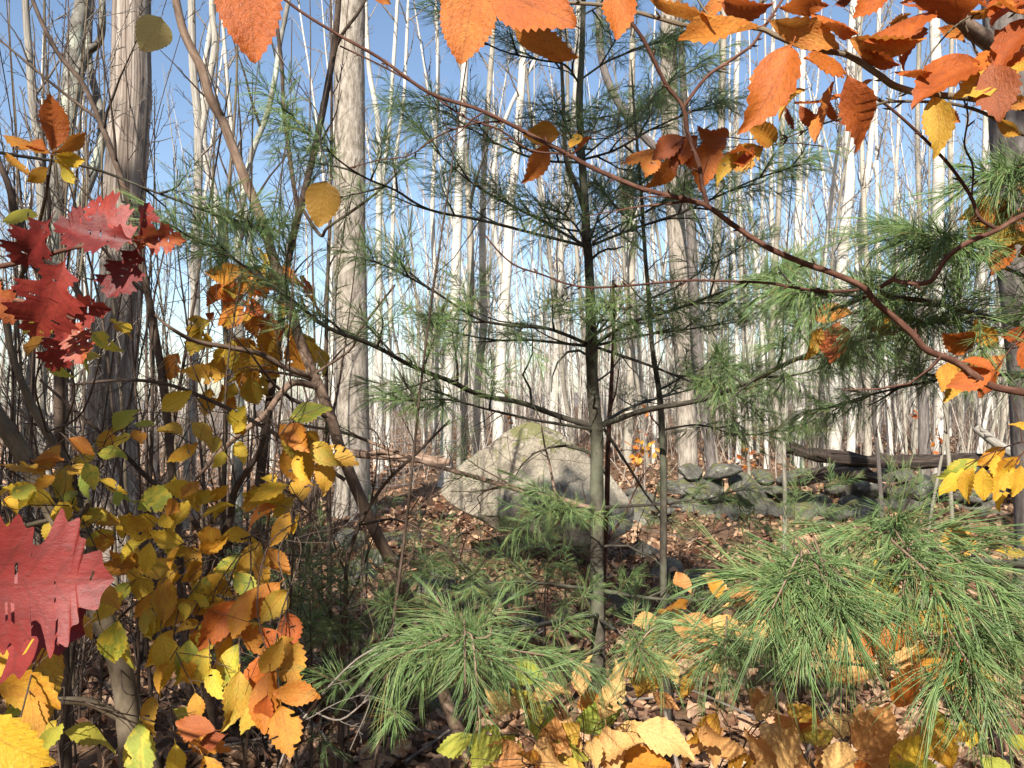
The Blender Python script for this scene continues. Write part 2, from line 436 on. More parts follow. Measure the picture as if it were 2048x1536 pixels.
M['rotten_wood'] = bark_mat('rotten_wood', (0.012, 0.009, 0.007), (0.042, 0.029, 0.022), (0.13, 0.095, 0.072), 14, 2.0, 1.0, 0.02)
def mass_mat(name, stops):
    m, nt, out = nodes(name)
    g = N(nt, 'ShaderNodeNewGeometry'); r = ramp(nt, stops); nt.links.new(g.outputs['Random Per Island'], r.inputs[0])
    tc = N(nt, 'ShaderNodeTexCoord'); no = N(nt, 'ShaderNodeTexNoise', Scale=4.0, Detail=4.0); nt.links.new(tc.outputs['Object'], no.inputs[0])
    rg = ramp(nt, [(0.35, (0.6, 0.6, 0.6)), (0.6, (1, 1, 1))]); nt.links.new(no.outputs['Fac'], rg.inputs[0])
    col = mixc(nt, 1.0, r.outputs[0], rg.outputs[0], 'MULTIPLY')
    b = N(nt, 'ShaderNodeBsdfPrincipled', Roughness=0.85); b.inputs['Specular IOR Level'].default_value = 0.2
    nt.links.new(col, b.inputs['Base Color']); nt.links.new(b.outputs[0], out.inputs[0])
    return m
M['far'] = mass_mat('far_bare_wood', [(0.0, (0.16, 0.13, 0.115)), (0.5, (0.30, 0.26, 0.22)), (0.8, (0.46, 0.42, 0.36)), (1.0, (0.62, 0.58, 0.52))])
M['brush'] = mass_mat('bare_brush', [(0.0, (0.10, 0.075, 0.06)), (0.5, (0.24, 0.19, 0.15)), (1.0, (0.44, 0.38, 0.31))])
M['needle'] = needle_mat()
M['boulder'] = rock_mat('boulder_stone', (0.185, 0.155, 0.112), (0.40, 0.345, 0.26), 0.97)
M['stone'] = rock_mat('wall_stone', (0.055, 0.05, 0.04), (0.20, 0.188, 0.155), 0.96)
M['wire'] = plain_noise_mat('galvanised_wire', (0.22, 0.22, 0.22), (0.35, 0.35, 0.35), 30, 0.1, 0.001)
M['post'] = plain_noise_mat('fence_post_wood', (0.12, 0.10, 0.08), (0.28, 0.25, 0.21), 14, 0.5, 0.01)
M['lf_orange'] = leaf_mat('beech_leaf_orange', [(0.0, (0.34, 0.075, 0.014)), (0.35, (0.49, 0.12, 0.020)), (0.7, (0.56, 0.165, 0.026)), (1.0, (0.58, 0.235, 0.04))], (0.16, 0.05, 0.016), 0.36, 11, 0.6)
M['lf_gold'] = leaf_mat('leaf_gold', [(0.0, (0.50, 0.17, 0.022)), (0.4, (0.58, 0.28, 0.032)), (0.8, (0.60, 0.37, 0.05)), (1.0, (0.50, 0.40, 0.06))], (0.22, 0.09, 0.02), 0.38, 11, 0.6, edge=(0.42, 0.14, 0.02))
M['lf_yellow'] = leaf_mat('leaf_yellow', [(0.0, (0.58, 0.25, 0.022)), (0.35, (0.70, 0.43, 0.035)), (0.75, (0.70, 0.50, 0.05)), (0.92, (0.52, 0.46, 0.06)), (1.0, (0.32, 0.37, 0.05))], (0.30, 0.13, 0.025), 0.40, 11, 0.55, edge=(0.52, 0.30, 0.03))
M['lf_lime'] = leaf_mat('leaf_lime', [(0.0, (0.50, 0.44, 0.06)), (1.0, (0.30, 0.38, 0.06))], (0.35, 0.28, 0.04), 0.42, 11, 0.3)
M['lf_red'] = leaf_mat('oak_leaf_red', [(0.0, (0.13, 0.015, 0.013)), (0.4, (0.24, 0.028, 0.022)), (0.75, (0.33, 0.05, 0.030)), (1.0, (0.40, 0.12, 0.035))], (0.10, 0.02, 0.014), 0.32, 6, 0.7, rough=0.5, bump=0.2)
M['lf_tan'] = leaf_mat('tan_gold_leaf', [(0.0, (0.56, 0.25, 0.08)), (0.5, (0.66, 0.37, 0.13)), (1.0, (0.70, 0.45, 0.16))], (0.26, 0.11, 0.04), 0.3, 11, 0.6)
M['lf_rust'] = leaf_mat('rust_leaf', [(0.0, (0.22, 0.05, 0.018)), (1.0, (0.40, 0.12, 0.03))], (0.10, 0.035, 0.015), 0.25, 11, 0.6)
M['lf_pale'] = leaf_mat('pale_yellow_leaf', [(0.0, (0.68, 0.52, 0.19)), (1.0, (0.70, 0.56, 0.24))], (0.46, 0.32, 0.10), 0.35, 9, 0.25)
M['lf_mustard'] = leaf_mat('mustard_leaf', [(0.0, (0.46, 0.25, 0.045)), (1.0, (0.54, 0.32, 0.055))], (0.28, 0.13, 0.03), 0.35, 10, 0.35)
M['litter'] = leaf_mat('fallen_leaf', [(0.0, (0.12, 0.050, 0.025)), (0.3, (0.23, 0.125, 0.072)), (0.55, (0.36, 0.225, 0.14)), (0.75, (0.48, 0.31, 0.19)), (0.9, (0.40, 0.18, 0.075)), (1.0, (0.55, 0.38, 0.23))], (0.09, 0.045, 0.025), 0.12, 8, 0.6, island=True, rough=0.65)
M['litter_one'] = leaf_mat('fallen_leaf_single', [(0.0, (0.12, 0.050, 0.025)), (0.3, (0.23, 0.125, 0.072)), (0.55, (0.36, 0.225, 0.14)), (0.75, (0.48, 0.31, 0.19)), (0.9, (0.40, 0.18, 0.075)), (1.0, (0.55, 0.38, 0.23))], (0.09, 0.045, 0.025), 0.12, 8, 0.6, rough=0.65)

# ------------------------------------------------------------------ ground, hill
def build_ground():
    mb = MB()
    xs = np.concatenate([np.linspace(-400, -24, 16), np.linspace(-22, 24, 150), np.linspace(26, 400, 16)])
    ys = np.concatenate([np.linspace(-60, -3, 10), np.linspace(-2, 26, 150), np.linspace(28, 700, 34)])
    X, Y = np.meshgrid(xs, ys)
    Z = ground_z(X, Y)
    V = np.stack([X, Y, Z], -1).reshape(-1, 3)
    nx, ny = len(xs), len(ys)
    i, j = np.meshgrid(np.arange(ny - 1), np.arange(nx - 1), indexing='ij')
    Q = np.stack([i * nx + j, i * nx + j + 1, (i + 1) * nx + j + 1, (i + 1) * nx + j], -1).reshape(-1, 4)
    mb.add(V, quads=Q)
    return obj('ground', mb.mesh('ground', M['soil']), kind='structure')
ground = build_ground()

def build_hill():
    mb = MB()
    xs = np.linspace(-260, 260, 70); ts = np.linspace(0, 1, 12)
    X, Tt = np.meshgrid(xs, ts)
    ridge = 3.2 + 1.5 * np.sin(X * 0.02 + 1) + 1.0 * np.sin(X * 0.05)
    Y = 150 + Tt * 120
    Z = -1.4 + ridge * np.sin(Tt * PI * 0.5) ** 1.3
    V = np.stack([X, Y, Z], -1).reshape(-1, 3); nx = len(xs)
    i, j = np.meshgrid(np.arange(len(ts) - 1), np.arange(nx - 1), indexing='ij')
    mb.add(V, quads=np.stack([i * nx + j, i * nx + j + 1, (i + 1) * nx + j + 1, (i + 1) * nx + j], -1).reshape(-1, 4))
    obj('hill', mb.mesh('hill', M['hill']), kind='structure')
build_hill()

# ------------------------------------------------------------------ bare branching
def wander(p, d, L, n, bend, grav=0.0):
    d = np.asarray(d, float)
    d = d / math.sqrt(d[0] * d[0] + d[1] * d[1] + d[2] * d[2] + 1e-18)
    st = rng.normal(size=(n, 3)) * bend; st[:, 2] += grav
    D = d + np.cumsum(st, 0)
    D *= (L / n) / np.sqrt((D * D).sum(1))[:, None]
    P = np.empty((n + 1, 3)); P[0] = p; P[1:] = P[0] + np.cumsum(D, 0)
    return P

def side_dir(T, angle):
    """a direction at 'angle' from T, at a random turn about it"""
    x, y, z = float(T[0]), float(T[1]), float(T[2]); l = math.sqrt(x * x + y * y + z * z) + 1e-12; x /= l; y /= l; z /= l
    a, b, c = random.gauss(0, 1), random.gauss(0, 1), random.gauss(0, 1)
    rx, ry, rz = y * c - z * b, z * a - x * c, x * b - y * a
    l = math.sqrt(rx * rx + ry * ry + rz * rz) + 1e-12; ca = math.cos(angle); sa = math.sin(angle) / l
    return np.array((x * ca + rx * sa, y * ca + ry * sa, z * ca + rz * sa))

def grow(mb, P, R, level, count, len_f, ang=(0.5, 1.0), sides=(4, 3, 3), f0=0.25, bend=0.12, grav=0.02, tips=None, rmin=0.0012, segs=(4, 6)):
    """children along the path P (radii R)"""
    n = len(P)
    dP = P[1:] - P[:-1]; L = float(np.sqrt((dP * dP).sum(1)).sum())
    for c in range(count):
        t = f0 + (1 - f0) * (c + random.random()) / count
        x = t * (n - 1); i = min(int(x), n - 2); f = x - i
        p = P[i] * (1 - f) + P[i + 1] * f; r = R[i] * (1 - f) + R[i + 1] * f
        T = P[i + 1] - P[i]
        d = side_dir(T, random.uniform(*ang))
        l = len_f * L * (1.05 - t * 0.75) * random.uniform(0.55, 1.2)
        rc = max(rmin, min(r * 0.6, l * 0.02))
        k = segs[1] if level > 1 else segs[0]
        Q = wander(p, d, l, k, bend, grav)
        rr = rc + (max(rmin * 0.7, rc * 0.25) - rc) * np.arange(k + 1) / k
        mb.tube(Q, rr, sides[min(len(sides) - 1, 3 - level)] if level <= 3 else 5)
        if tips is not None and level == 1:
            tips.append((Q[-1], unit(Q[-1] - Q[-2])))
        if level > 1:
            grow(mb, Q, rr, level - 1, max(3, int(count * 0.55)), len_f * 1.15, ang, sides, 0.15, bend * 1.2, grav, tips, rmin, segs)

def tree_parts(P, R, trunk_mat, crown_mat, sides=10, n_br=16, levels=2, len_f=0.16, f0=0.35, ang=(0.45, 0.95), rough=0.02, rmin=0.005, grav=0.05):
    tb = MB(); tb.tube(P, R, sides, rough)
    cb = MB(); grow(cb, P, R, levels, n_br, len_f, ang, f0=f0, rmin=rmin, grav=grav, segs=(3, 5))
    return tb.mesh('trunk', trunk_mat), cb.mesh('crown', crown_mat)

# ------------------------------------------------------------------ background trees, traced one by one
def traced_tree(name, label, cat, pts, d, w0, w1, H, tm, cm, group=None, n_br=14, levels=3, len_f=0.14, f0=0.3, sides=10, extra_r=1.0, rough=0.02):
    """pts from the foot upwards in photograph pixels; trunk is carried on to height H and down to the ground"""
    P = [W(x, y, d) for x, y in pts]
    gz = float(ground_z(P[0][0], d)) - 0.08
    dirv = unit(P[1] - P[0]); dirv = unit(np.array((dirv[0] * .5, 0, max(dirv[2], .6))))
    foot = P[0] - dirv * max(0.05, (P[0][2] - gz) / dirv[2])
    P = [foot] + P
    topd = unit(P[-1] - P[-2]); topd = unit(np.array((topd[0] * .6, rng.normal() * .03, topd[2])))
    z = P[-1][2]; r_end = w1 / F * d / 2
    k = 0
    while z < H and k < 6:
        st = max(0.5, (H - P[-1][2]) / (5 - min(k, 4)))
        topd = unit(topd + np.array((rng.normal() * .04, rng.normal() * .04, .03)))
        P.append(P[-1] + topd * st); z = P[-1][2]; k += 1
    P = np.array(P); P[:, 1] += np.linspace(0, rng.normal() * .4, len(P))
    base = P[0].copy()
    Q = smooth(P - base, 4)
    hz = Q[:, 2]
    zt = W(0, pts[-1][1], d)[2] - base[2]
    r0 = w0 / F * d / 2
    R = np.where(hz < zt, r0 + (r_end - r0) * np.clip(hz / max(zt, .1), 0, 1), r_end * np.clip((hz[-1] - hz) / max(hz[-1] - zt, .1), 0.06, 1))
    R[0] *= 1.35; R[1] *= 1.15
    t = thing(name, label, cat, group, base)
    a, b = tree_parts(Q, R, tm, cm, sides, n_br, levels, len_f, f0, rough=rough)
    obj('trunk', a, t); obj('crown', b, t)
    return t

BIRCH_L = 'white barked birch in the bare woods beyond the boulder and stone wall'
BIRCH_G = 'white birches of the bare woods'
BL = ['white birch with a swaying stem right beside the stout furrowed trunk', 'thin white birch crossing the swaying birch by the furrowed trunk', 'thinnest white birch of the three beside the furrowed trunk', 'thick white birch rising behind the left flank of the boulder', 'thick white birch rising behind the crown of the boulder', 'white birch seen between the boulder crown and the dark pine trunk', 'thick white birch behind the near end of the rotten log', 'leaning white birch beside the thick birch at the rotten log', 'broad white birch behind the short dark trunk at the rotten log', 'slim white birch beside the dark grey trunk at the orange leaves', 'white birch behind the thin grey sapling at the wall', 'white birch just right of the straight dark trunk', 'crooked white birch behind the boulder bending right at its top', 'slim white birch left of the thick birch behind the boulder', 'slim white birch seen through the needles above the stones', 'slim white birch over the middle of the rotten log']
for kb, (pts, d, w0, w1) in enumerate([
    ([(760, 880), (758, 444), (759, 342), (756, 239), (739, 137), (732, 0)], 15, 20, 11),
    ([(752, 880), (757, 500), (763, 376), (776, 273), (783, 171), (794, 0)], 17, 14, 9),
    ([(775, 880), (780, 620), (783, 478), (790, 308), (804, 205), (811, 68)], 18, 12, 8),
    ([(893, 880), (899, 744), (910, 608), (913, 505), (920, 342), (925, 239), (930, 137), (940, 0)], 13, 32, 16),
    ([(995, 890), (999, 812), (1002, 710), (1009, 608), (1016, 495), (1019, 410), (1029, 342), (1040, 205), (1046, 103), (1050, 0)], 13, 30, 17),
    ([(1101, 880), (1108, 778), (1115, 659), (1122, 505), (1132, 479), (1135, 342), (1149, 205), (1155, 0)], 15, 22, 13),
    ([(1666, 900), (1669, 847), (1666, 744), (1680, 478), (1690, 376), (1686, 290), (1690, 100), (1695, 0)], 15, 32, 20),
    ([(1700, 900), (1705, 700), (1714, 478), (1721, 393), (1731, 308), (1745, 100)], 18, 22, 12),
    ([(1881, 900), (1881, 744), (1878, 444), (1881, 273), (1874, 68), (1872, 0)], 15, 34, 25),
    ([(1960, 900), (1958, 600), (1963, 300), (1966, 0)], 20, 18, 12),
    ([(1600, 900), (1612, 700), (1603, 480), (1612, 250), (1620, 0)], 17, 24, 13),
    ([(1500, 890), (1490, 650), (1478, 430), (1470, 205), (1480, 0)], 19, 20, 12),
    ([(1030, 880), (1022, 640), (985, 430), (1005, 250), (1090, 80)], 22, 16, 9),
    ([(870, 880), (876, 640), (868, 430), (880, 200), (876, 0)], 21, 14, 9),
    ([(1570, 890), (1560, 700), (1540, 520), (1535, 250), (1540, 0)], 24, 15, 9),
    ([(1800, 890), (1790, 650), (1788, 400), (1800, 150)], 26, 12, 8)]):
    traced_tree('birch_tree', BL[kb], 'tree', pts, d, w0 * .8, w1 * .8, rng.uniform(12, 16), M['birch'], M['twig_pale'], BIRCH_G, n_br=14, f0=0.45, len_f=0.13)

POLE_L = 'slender grey brown tree in the bare woods beyond the boulder and stone wall'
POLE_G = 'slender grey brown trees of the bare woods'
PL = ['tan pole between the two thick birches behind the boulder', 'grey brown tree touching the crown birch behind the boulder', 'grey brown pole beside the white birch behind the thin grey sapling', 'sturdy grey brown tree just right of the straight dark trunk', 'grey brown tree between the dark pine and the straight dark trunk', 'thin grey brown pole beside the leaning birch at the rotten log', 'thin grey pole between the broad birch and the dark grey trunk', 'thin grey pole behind the short dark trunk at the rotten log', 'grey tree half hidden by the dark grey trunk']
for kb, (pts, d, w0, w1) in enumerate([
    ([(927, 880), (930, 710), (941, 608), (941, 505), (939, 444), (934, 342), (927, 256), (925, 100)], 14, 18, 11),
    ([(954, 880), (954, 778), (968, 642), (965, 505), (970, 300), (985, 100)], 16, 18, 10),
    ([(1560, 880), (1545, 700), (1560, 400), (1575, 100)], 18, 14, 9),
    ([(1420, 890), (1425, 700), (1440, 400), (1450, 100)], 18, 22, 13),
    ([(1255, 890), (1262, 650), (1258, 400), (1262, 100)], 18, 20, 12),
    ([(1740, 890), (1745, 600), (1738, 300), (1735, 0)], 17, 13, 8),
    ([(1925, 890), (1915, 600), (1905, 300), (1912, 0)], 20, 12, 8),
    ([(1840, 890), (1845, 600), (1830, 300), (1835, 0)], 22, 12, 8),
    ([(2005, 890), (2010, 700), (2000, 500)], 19, 16, 12)]):
    traced_tree('slender_tree', PL[kb], 'tree', pts, d, w0, w1, rng.uniform(11, 15), M['aspen'], M['twig_grey'], POLE_G, n_br=14, f0=0.35, len_f=0.14)

traced_tree('bare_tree', 'stout straight trunk with furrowed grey bark rising behind the mustard leaf', 'tree',
            [(706, 900), (704, 700), (702, 500), (702, 300), (702, 130), (704, 0)], 10, 70, 58, 15, M['furrow_bark'], M['twig_grey'], n_br=10, f0=0.55, sides=18)
traced_tree('bare_tree', 'straight dark grey trunk standing behind the dark pine sapling', 'tree',
            [(1375, 930), (1368, 700), (1352, 480), (1340, 300), (1335, 150), (1335, 0)], 12, 40, 32, 16, M['furrow_bark'], M['twig_grey'], n_br=10, f0=0.5, sides=18)
dk = traced_tree('bare_tree', 'dark grey trunk with a brown limb rising beside orange beech leaves', 'tree',
            [(2075, 900), (2060, 700), (2035, 480), (2022, 250), (2012, 100), (2005, 0)], 5.0, 95, 70, 9, M['dark_bark'], M['twig_grey'], n_br=5, f0=0.6, sides=14)
mb = MB()
lp = smooth([W(2015, 130, 5.0) , W(1987, 92, 4.9), W(1936, 55, 4.7), W(1895, 24, 4.6), W(1850, -10, 4.5), W(1780, -90, 4.3)], 4) - np.array(dk.location)
mb.tube(lp, np.linspace(0.062, 0.035, len(lp)), 9, 0.02)
obj('limb', mb.mesh('limb', M['brown_bark']), dk)

# the silvery snag at the left
def snag():
    d = 5.6
    pts = [(228, 1000), (222, 860), (226, 740), (240, 600), (248, 480), (250, 380), (256, 280), (262, 180), (263, 90), (264, 0), (266, -120), (268, -260)]
    wd = [92, 88, 84, 80, 75, 74, 74, 72, 68, 66, 56, 28]
    P = np.array([W(x, y, d) for x, y in pts]); g = float(ground_z(P[0][0], d)) - .05
    P = np.vstack([[P[0][0] - .02, d, g], P]); wd = [112] + wd
    base = P[0].copy(); Q = smooth(np.column_stack([P - base, np.array(wd) / F * d / 2]), 4)
    t = thing('dead_tree', 'weathered silver grey dead trunk without bark behind the red oak leaves', 'tree', None, base)
    mb = MB(); mb.tube(Q[:, :3], Q[:, 3], 40, 0.012, flute=.045); mb.cap(Q[-1, :3], (0, 0, 1), Q[-1, 3], 12)
    obj('trunk', mb.mesh('trunk', M['dead_wood']), t)
    mb = MB(); grow(mb, Q[:, :3], Q[:, 3], 1, 9, 0.12, (0.9, 1.4), f0=0.25, rmin=.004)
    obj('branch_stub', mb.mesh('branch_stub', M['dead_wood']), t)
    # two bright wire eyes nailed to the trunk
    for x, y in ((202, 702), (220, 693)):
        c = W(x, y, d - 0.21) - base
        a = np.linspace(0, 2 * PI, 13)
        mb = MB(); mb.tube(c + np.stack([.011 * np.cos(a), 0 * a, .015 * np.sin(a)], -1), np.full(13, .003), 5)
        obj('wire_eye', mb.mesh('wire_eye', M['wire']), t)
snag()

# left side: lichened trunks and shrub stems
def stem_thing(name, label, cat, traces, mat, crown=None, group=None, n_br=8, levels=2, len_f=0.3, f0=0.2, sides=8, ground_it=True, ang=(0.4, 1.0), rmin=0.0015, rough=0.015, twig_mat=None):
    """traces: lists of (px, py, d, width px); the first one starts at the foot"""
    t = None; out = []
    for k, tr in enumerate(traces):
        A = np.array([(*W(x, y, d), w / F * d / 2) for x, y, d, w in tr])
        if k == 0:
            if ground_it:
                g = float(ground_z(A[0, 0], A[0, 1])) - .04
                if A[0, 2] > g + .02:
                    dv = unit(A[0, :3] - A[1, :3]); dv = unit(dv + np.array((0, 0, -0.9)))
                    foot = A[0, :3] + dv * (A[0, 2] - g) / max(-dv[2], .2)
                    mid = (foot + A[0, :3]) / 2
                    A = np.vstack([[*foot, A[0, 3] * 1.2], [*mid, A[0, 3] * 1.08], A])
            base = A[0, :3].copy()
            t = thing(name, label, cat, group, base)
        A[:, :3] -= base
        Q = smooth(A, 5)
        Q[:, 3] = np.maximum(Q[:, 3], .0006)
        mb = MB(); mb.tube(Q[:, :3], Q[:, 3], sides, rough)
        o = obj('trunk' if (k == 0 and sides >= 8) else ('stem' if k == 0 else 'branch'), mb.mesh('stem', mat), t)
        out.append(Q)
    if n_br:
        mb = MB()
        for Q in out:
            grow(mb, Q[:, :3], Q[:, 3], levels, n_br, len_f, ang, f0=f0, rmin=rmin, grav=.03)
        obj('crown', mb.mesh('crown', twig_mat or mat), t)
    return t, out, base

stem_thing('lichened_tree', 'leaning grey trunk patched with pale lichen beside the silver dead trunk', 'tree',
    [[(60, 900, 7, 40), (95, 560, 7, 36), (113, 410, 7, 34), (126, 308, 7, 34), (137, 222, 7, 32), (150, 85, 7, 32), (167, 0, 7, 30), (190, -200, 7, 24), (215, -420, 7, 15)],
     [(118, 380, 7, 20), (150, 190, 6.9, 20), (172, 110, 6.9, 18), (200, 80, 6.8, 14), (205, 10, 6.7, 12), (190, -120, 6.6, 9)],
     [(95, 560, 7, 24), (165, 400, 7.1, 20), (205, 260, 7.2, 18), (178, 120, 7.3, 14), (185, -40, 7.3, 10)]],
    M['lichen_bark'], n_br=9, len_f=.22, twig_mat=M['twig_dark'])
stem_thing('grey_tree', 'smooth pale grey pole with a dark stem crossing it by the red oak leaves', 'tree',
    [[(80, 900, 6, 20), (84, 500, 6, 17), (78, 300, 6, 16), (73, 256, 6, 16), (65, 205, 6, 15), (58, 102, 6, 14), (51, 0, 6, 13), (45, -250, 6, 9)]],
    M['grey_bark'], n_br=10, len_f=.2, twig_mat=M['twig_grey'])
stem_thing('grey_tree', 'pale grey trunk with a sunlit flank seen beside the leaning brown sapling', 'tree',
    [[(380, 900, 9, 24), (390, 620, 9, 20), (390, 512, 9, 18), (396, 376, 9, 18), (396, 239, 9, 17), (386, 137, 9, 16), (383, 0, 9, 15), (380, -250, 9, 9)],
     [(396, 300, 9, 9), (410, 230, 9, 13), (417, 171, 9, 14), (430, 85, 9, 13), (424, 0, 9, 12), (440, -200, 9, 8)]],
    M['grey_bark'], n_br=10, len_f=.2, twig_mat=M['twig_grey'])
stem_thing('grey_tree', 'pale kinked trunk standing just right of the pale grey trunk', 'tree',
    [[(470, 900, 9.5, 20), (452, 620, 9.5, 19), (444, 495, 9.5, 19), (437, 427, 9.5, 18), (414, 325, 9.5, 16), (407, 273, 9.5, 15), (412, 120, 9.5, 12), (450, -100, 9.5, 8)]],
    M['birch'], n_br=10, len_f=.22, twig_mat=M['twig_pale'])
stem_thing('dark_tree', 'dark lichen flecked stem leaning right behind the leaning brown sapling', 'tree',
    [[(476, 860, 6, 22), (480, 700, 6, 18), (478, 560, 6, 15), (475, 478, 6, 14), (489, 376, 6, 13), (506, 301, 6, 12), (533, 232, 6, 12), (550, 157, 6, 11), (560, 85, 6, 10), (577, 0, 6, 9), (600, -160, 6, 6)]],
    M['lichen_bark'], n_br=8, len_f=.22, twig_mat=M['twig_dark'])

# ------------------------------------------------------------------ fill of the wood: copies of a few trees
def variant(kind, H, r, seed, bend, n_br, len_f, f0):
    P = wander((0, 0, -0.1), (rng.normal() * .04, rng.normal() * .04, 1), H, 12, bend, .03)
    Q = smooth(P, 2); s = np.linspace(0, 1, len(Q))
    R = r * (1 - s) ** 0.8 + 0.006; R[0] *= 1.3
    if kind == 'birch': return tree_parts(Q, R, M['birch'], M['twig_pale'], 8, n_br, 3, len_f, f0, rough=0.0, rmin=.008)
    return tree_parts(Q, R, M['aspen'], M['twig_grey'], 8, n_br, 3, len_f, f0, rough=0.0, rmin=.008)
birch_v = [variant('birch', rng.uniform(12, 17), rng.uniform(.035, .065), k, .035, 20, .13, .45) for k in range(5)]
pole_v = [variant('aspen', rng.uniform(8, 15), rng.uniform(.022, .05), k, .045, 20, .15, .3) for k in range(7)]
def fill_tree(v, name, label, group, x, y, s):
    t = thing(name, label, 'tree', group, (x, y, float(ground_z(x, y))))
    t.rotation_euler = (rng.normal() * .06, rng.normal() * .06, rng.uniform(0, 6.28)); t.scale = (s, s, s)
    obj('trunk', v[0], t); obj('crown', v[1], t)
nb = npole = 0
for k in range(640):
    d = 13.5 + 36 * rng.random() ** 0.9
    px = rng.uniform(-40, 2090)
    dens = 0.9 if px > 1180 else (0.75 if px > 820 else (0.22 if px > 60 else .3))
    if 1380 < px < 1620: dens = 1.0
    if d < 16 and px > 800: dens *= .35
    if d < 18 and px < 760: dens *= .5
    if rng.random() > dens: continue
    x = (px - 1024) / F * d
    if rng.random() < 0.32:
        fill_tree(birch_v[nb % 5], 'birch_tree', BIRCH_L, BIRCH_G, x, d, rng.uniform(.75, 1.2)); nb += 1
    else:
        fill_tree(pole_v[npole % 7], 'slender_tree', POLE_L, POLE_G, x, d, rng.uniform(.6, 1.15)); npole += 1

# far wood: reads as one mass
def far_wood():
    mb = MB()
    for k in range(640):
        d = rng.uniform(48, 140); x = (rng.uniform(-100, 2150) - 1024) / F * d
        if x < -0.1 * d and rng.random() < .3: continue
        H = rng.uniform(7, 17) * (0.42 if x < -.15 * d else 1)
        z0 = float(ground_z(x, d)) - .2
        P = wander((x, d, z0), (rng.normal() * .05, 0, 1), H, 5, .05, .03)
        R = np.linspace(rng.uniform(.05, .13), .025, len(P)); mb.tube(P, R, 4)
        grow(mb, P, R, 2, 11, .22, (.4, .9), f0=.15, sides=(3, 3, 3), rmin=.017, segs=(2, 3))
    obj('far_wood', mb.mesh('far_wood', M['far']), kind='stuff')
    tag(bpy.data.objects['far_wood'], 'grey mass of bare woods far behind the birches', 'woods')
far_wood()

# brush between the trunks, at knee to head height
def brush():
    mb = MB()
    for k in range(1250):
        d = rng.uniform(12.5, 40); x = (rng.uniform(-40, 2090) - 1024) / F * d
        H = rng.uniform(.7, 2.8) * (1.0 if x < 0 else 1.5); z0 = float(ground_z(x, d)) - .03
        P = wander((x, d, z0), (rng.normal() * .3, rng.normal() * .2, 1), H, 4, .12, .02)
        R = np.linspace(rng.uniform(.006, .014), .003, len(P)); mb.tube(P, R, 3)
        grow(mb, P, R, 2 if k % 3 == 0 else 1, 5, .4, (.3, .9), f0=.2, sides=(3, 3, 3), rmin=.0028, segs=(2, 4))
    o = obj('brush', mb.mesh('brush', M['brush']), kind='stuff')
    tag(o, 'thin leafless brush on the floor of the bare woods', 'brush')
brush()

# ------------------------------------------------------------------ leaves
def leaf_outline(hw, n, tooth):
    t = np.linspace(0, 1, n)
    w = hw(t)
    return t, w
def make_leaf(name, mat, width=0.62, n=19, tooth=0.045, fold=0.25, curl=0.25, twist=0.0, wave=0.022, petiole=0.12, shape='beech', holes=0):
    """unit leaf: base at the origin, tip at (0,1,0), upper face +z"""
    mb = MB()
    t = np.linspace(0, 1, n)
    if shape == 'beech':
        w = np.sin(PI * np.clip(t, 0, 1) ** 0.86) ** 1.05 * width / 2 * (1 - .12 * t)
    elif shape == 'ovate':
        w = np.sin(PI * t ** 0.62) ** 0.75 * width / 2
    else:
        w = np.sin(PI * t ** 0.7) ** 0.9 * width / 2 * (1 - .25 * t)
    w[0] = 0.006; w[-1] = 0.002
    te = t.copy()
    te[1:-1:2] += 0.012
    w[1:-1:2] += tooth * width * 0.6 * np.sin(PI * t[1:-1:2]) ** .5
    te = te + 0.10 * w * 1.2        # side veins run forward
    te[-1] = 1
    cols = []
    for s, f in ((-1, 1.0), (-1, 0.5), (0, 0), (1, 0.5), (1, 1.0)):
        x = s * f * w
        y = t * (1 - f) + te * f
        z = fold * np.abs(x) + np.where(np.arange(n) % 2 == 0, wave, -wave) * (f > 0) * np.sin(PI * t) - curl * (t ** 2) * 0.5 + .03 * f * np.sin(t * 9 + s)
        a = twist * (t - .3)
        cols.append(np.stack([x * np.cos(a) - z * np.sin(a), y, x * np.sin(a) + z * np.cos(a)], -1))
    V = np.stack(cols, 1)
    wm = max(w.max(), 1e-6)
    U = np.stack([np.stack([np.full(n, s * f) * (w / wm), t], -1) for s, f in ((-1, 1.0), (-1, 0.5), (0, 0), (1, 0.5), (1, 1.0))], 1)
    i = np.arange(n - 1)[:, None]; k = np.arange(4)[None]
    Q = np.stack([i * 5 + k, i * 5 + k + 1, (i + 1) * 5 + k + 1, (i + 1) * 5 + k], -1).reshape(-1, 4)
    if holes:
        drop = rng.choice(len(Q), holes, replace=False); drop = [q for q in drop if q % 4 in (0, 3) or rng.random() < .5]
        Q = np.delete(Q, drop, 0)
    mb.add(V.reshape(-1, 3), quads=Q, uvs=U.reshape(-1, 2))
    if petiole:
        p = np.array([(0, -petiole, .02), (0, -petiole * .4, 0.0), (0, 0.02, .001)])
        mb.tube(p, np.array([.010, .008, .008]), 3)
    return mb.mesh(name, mat)

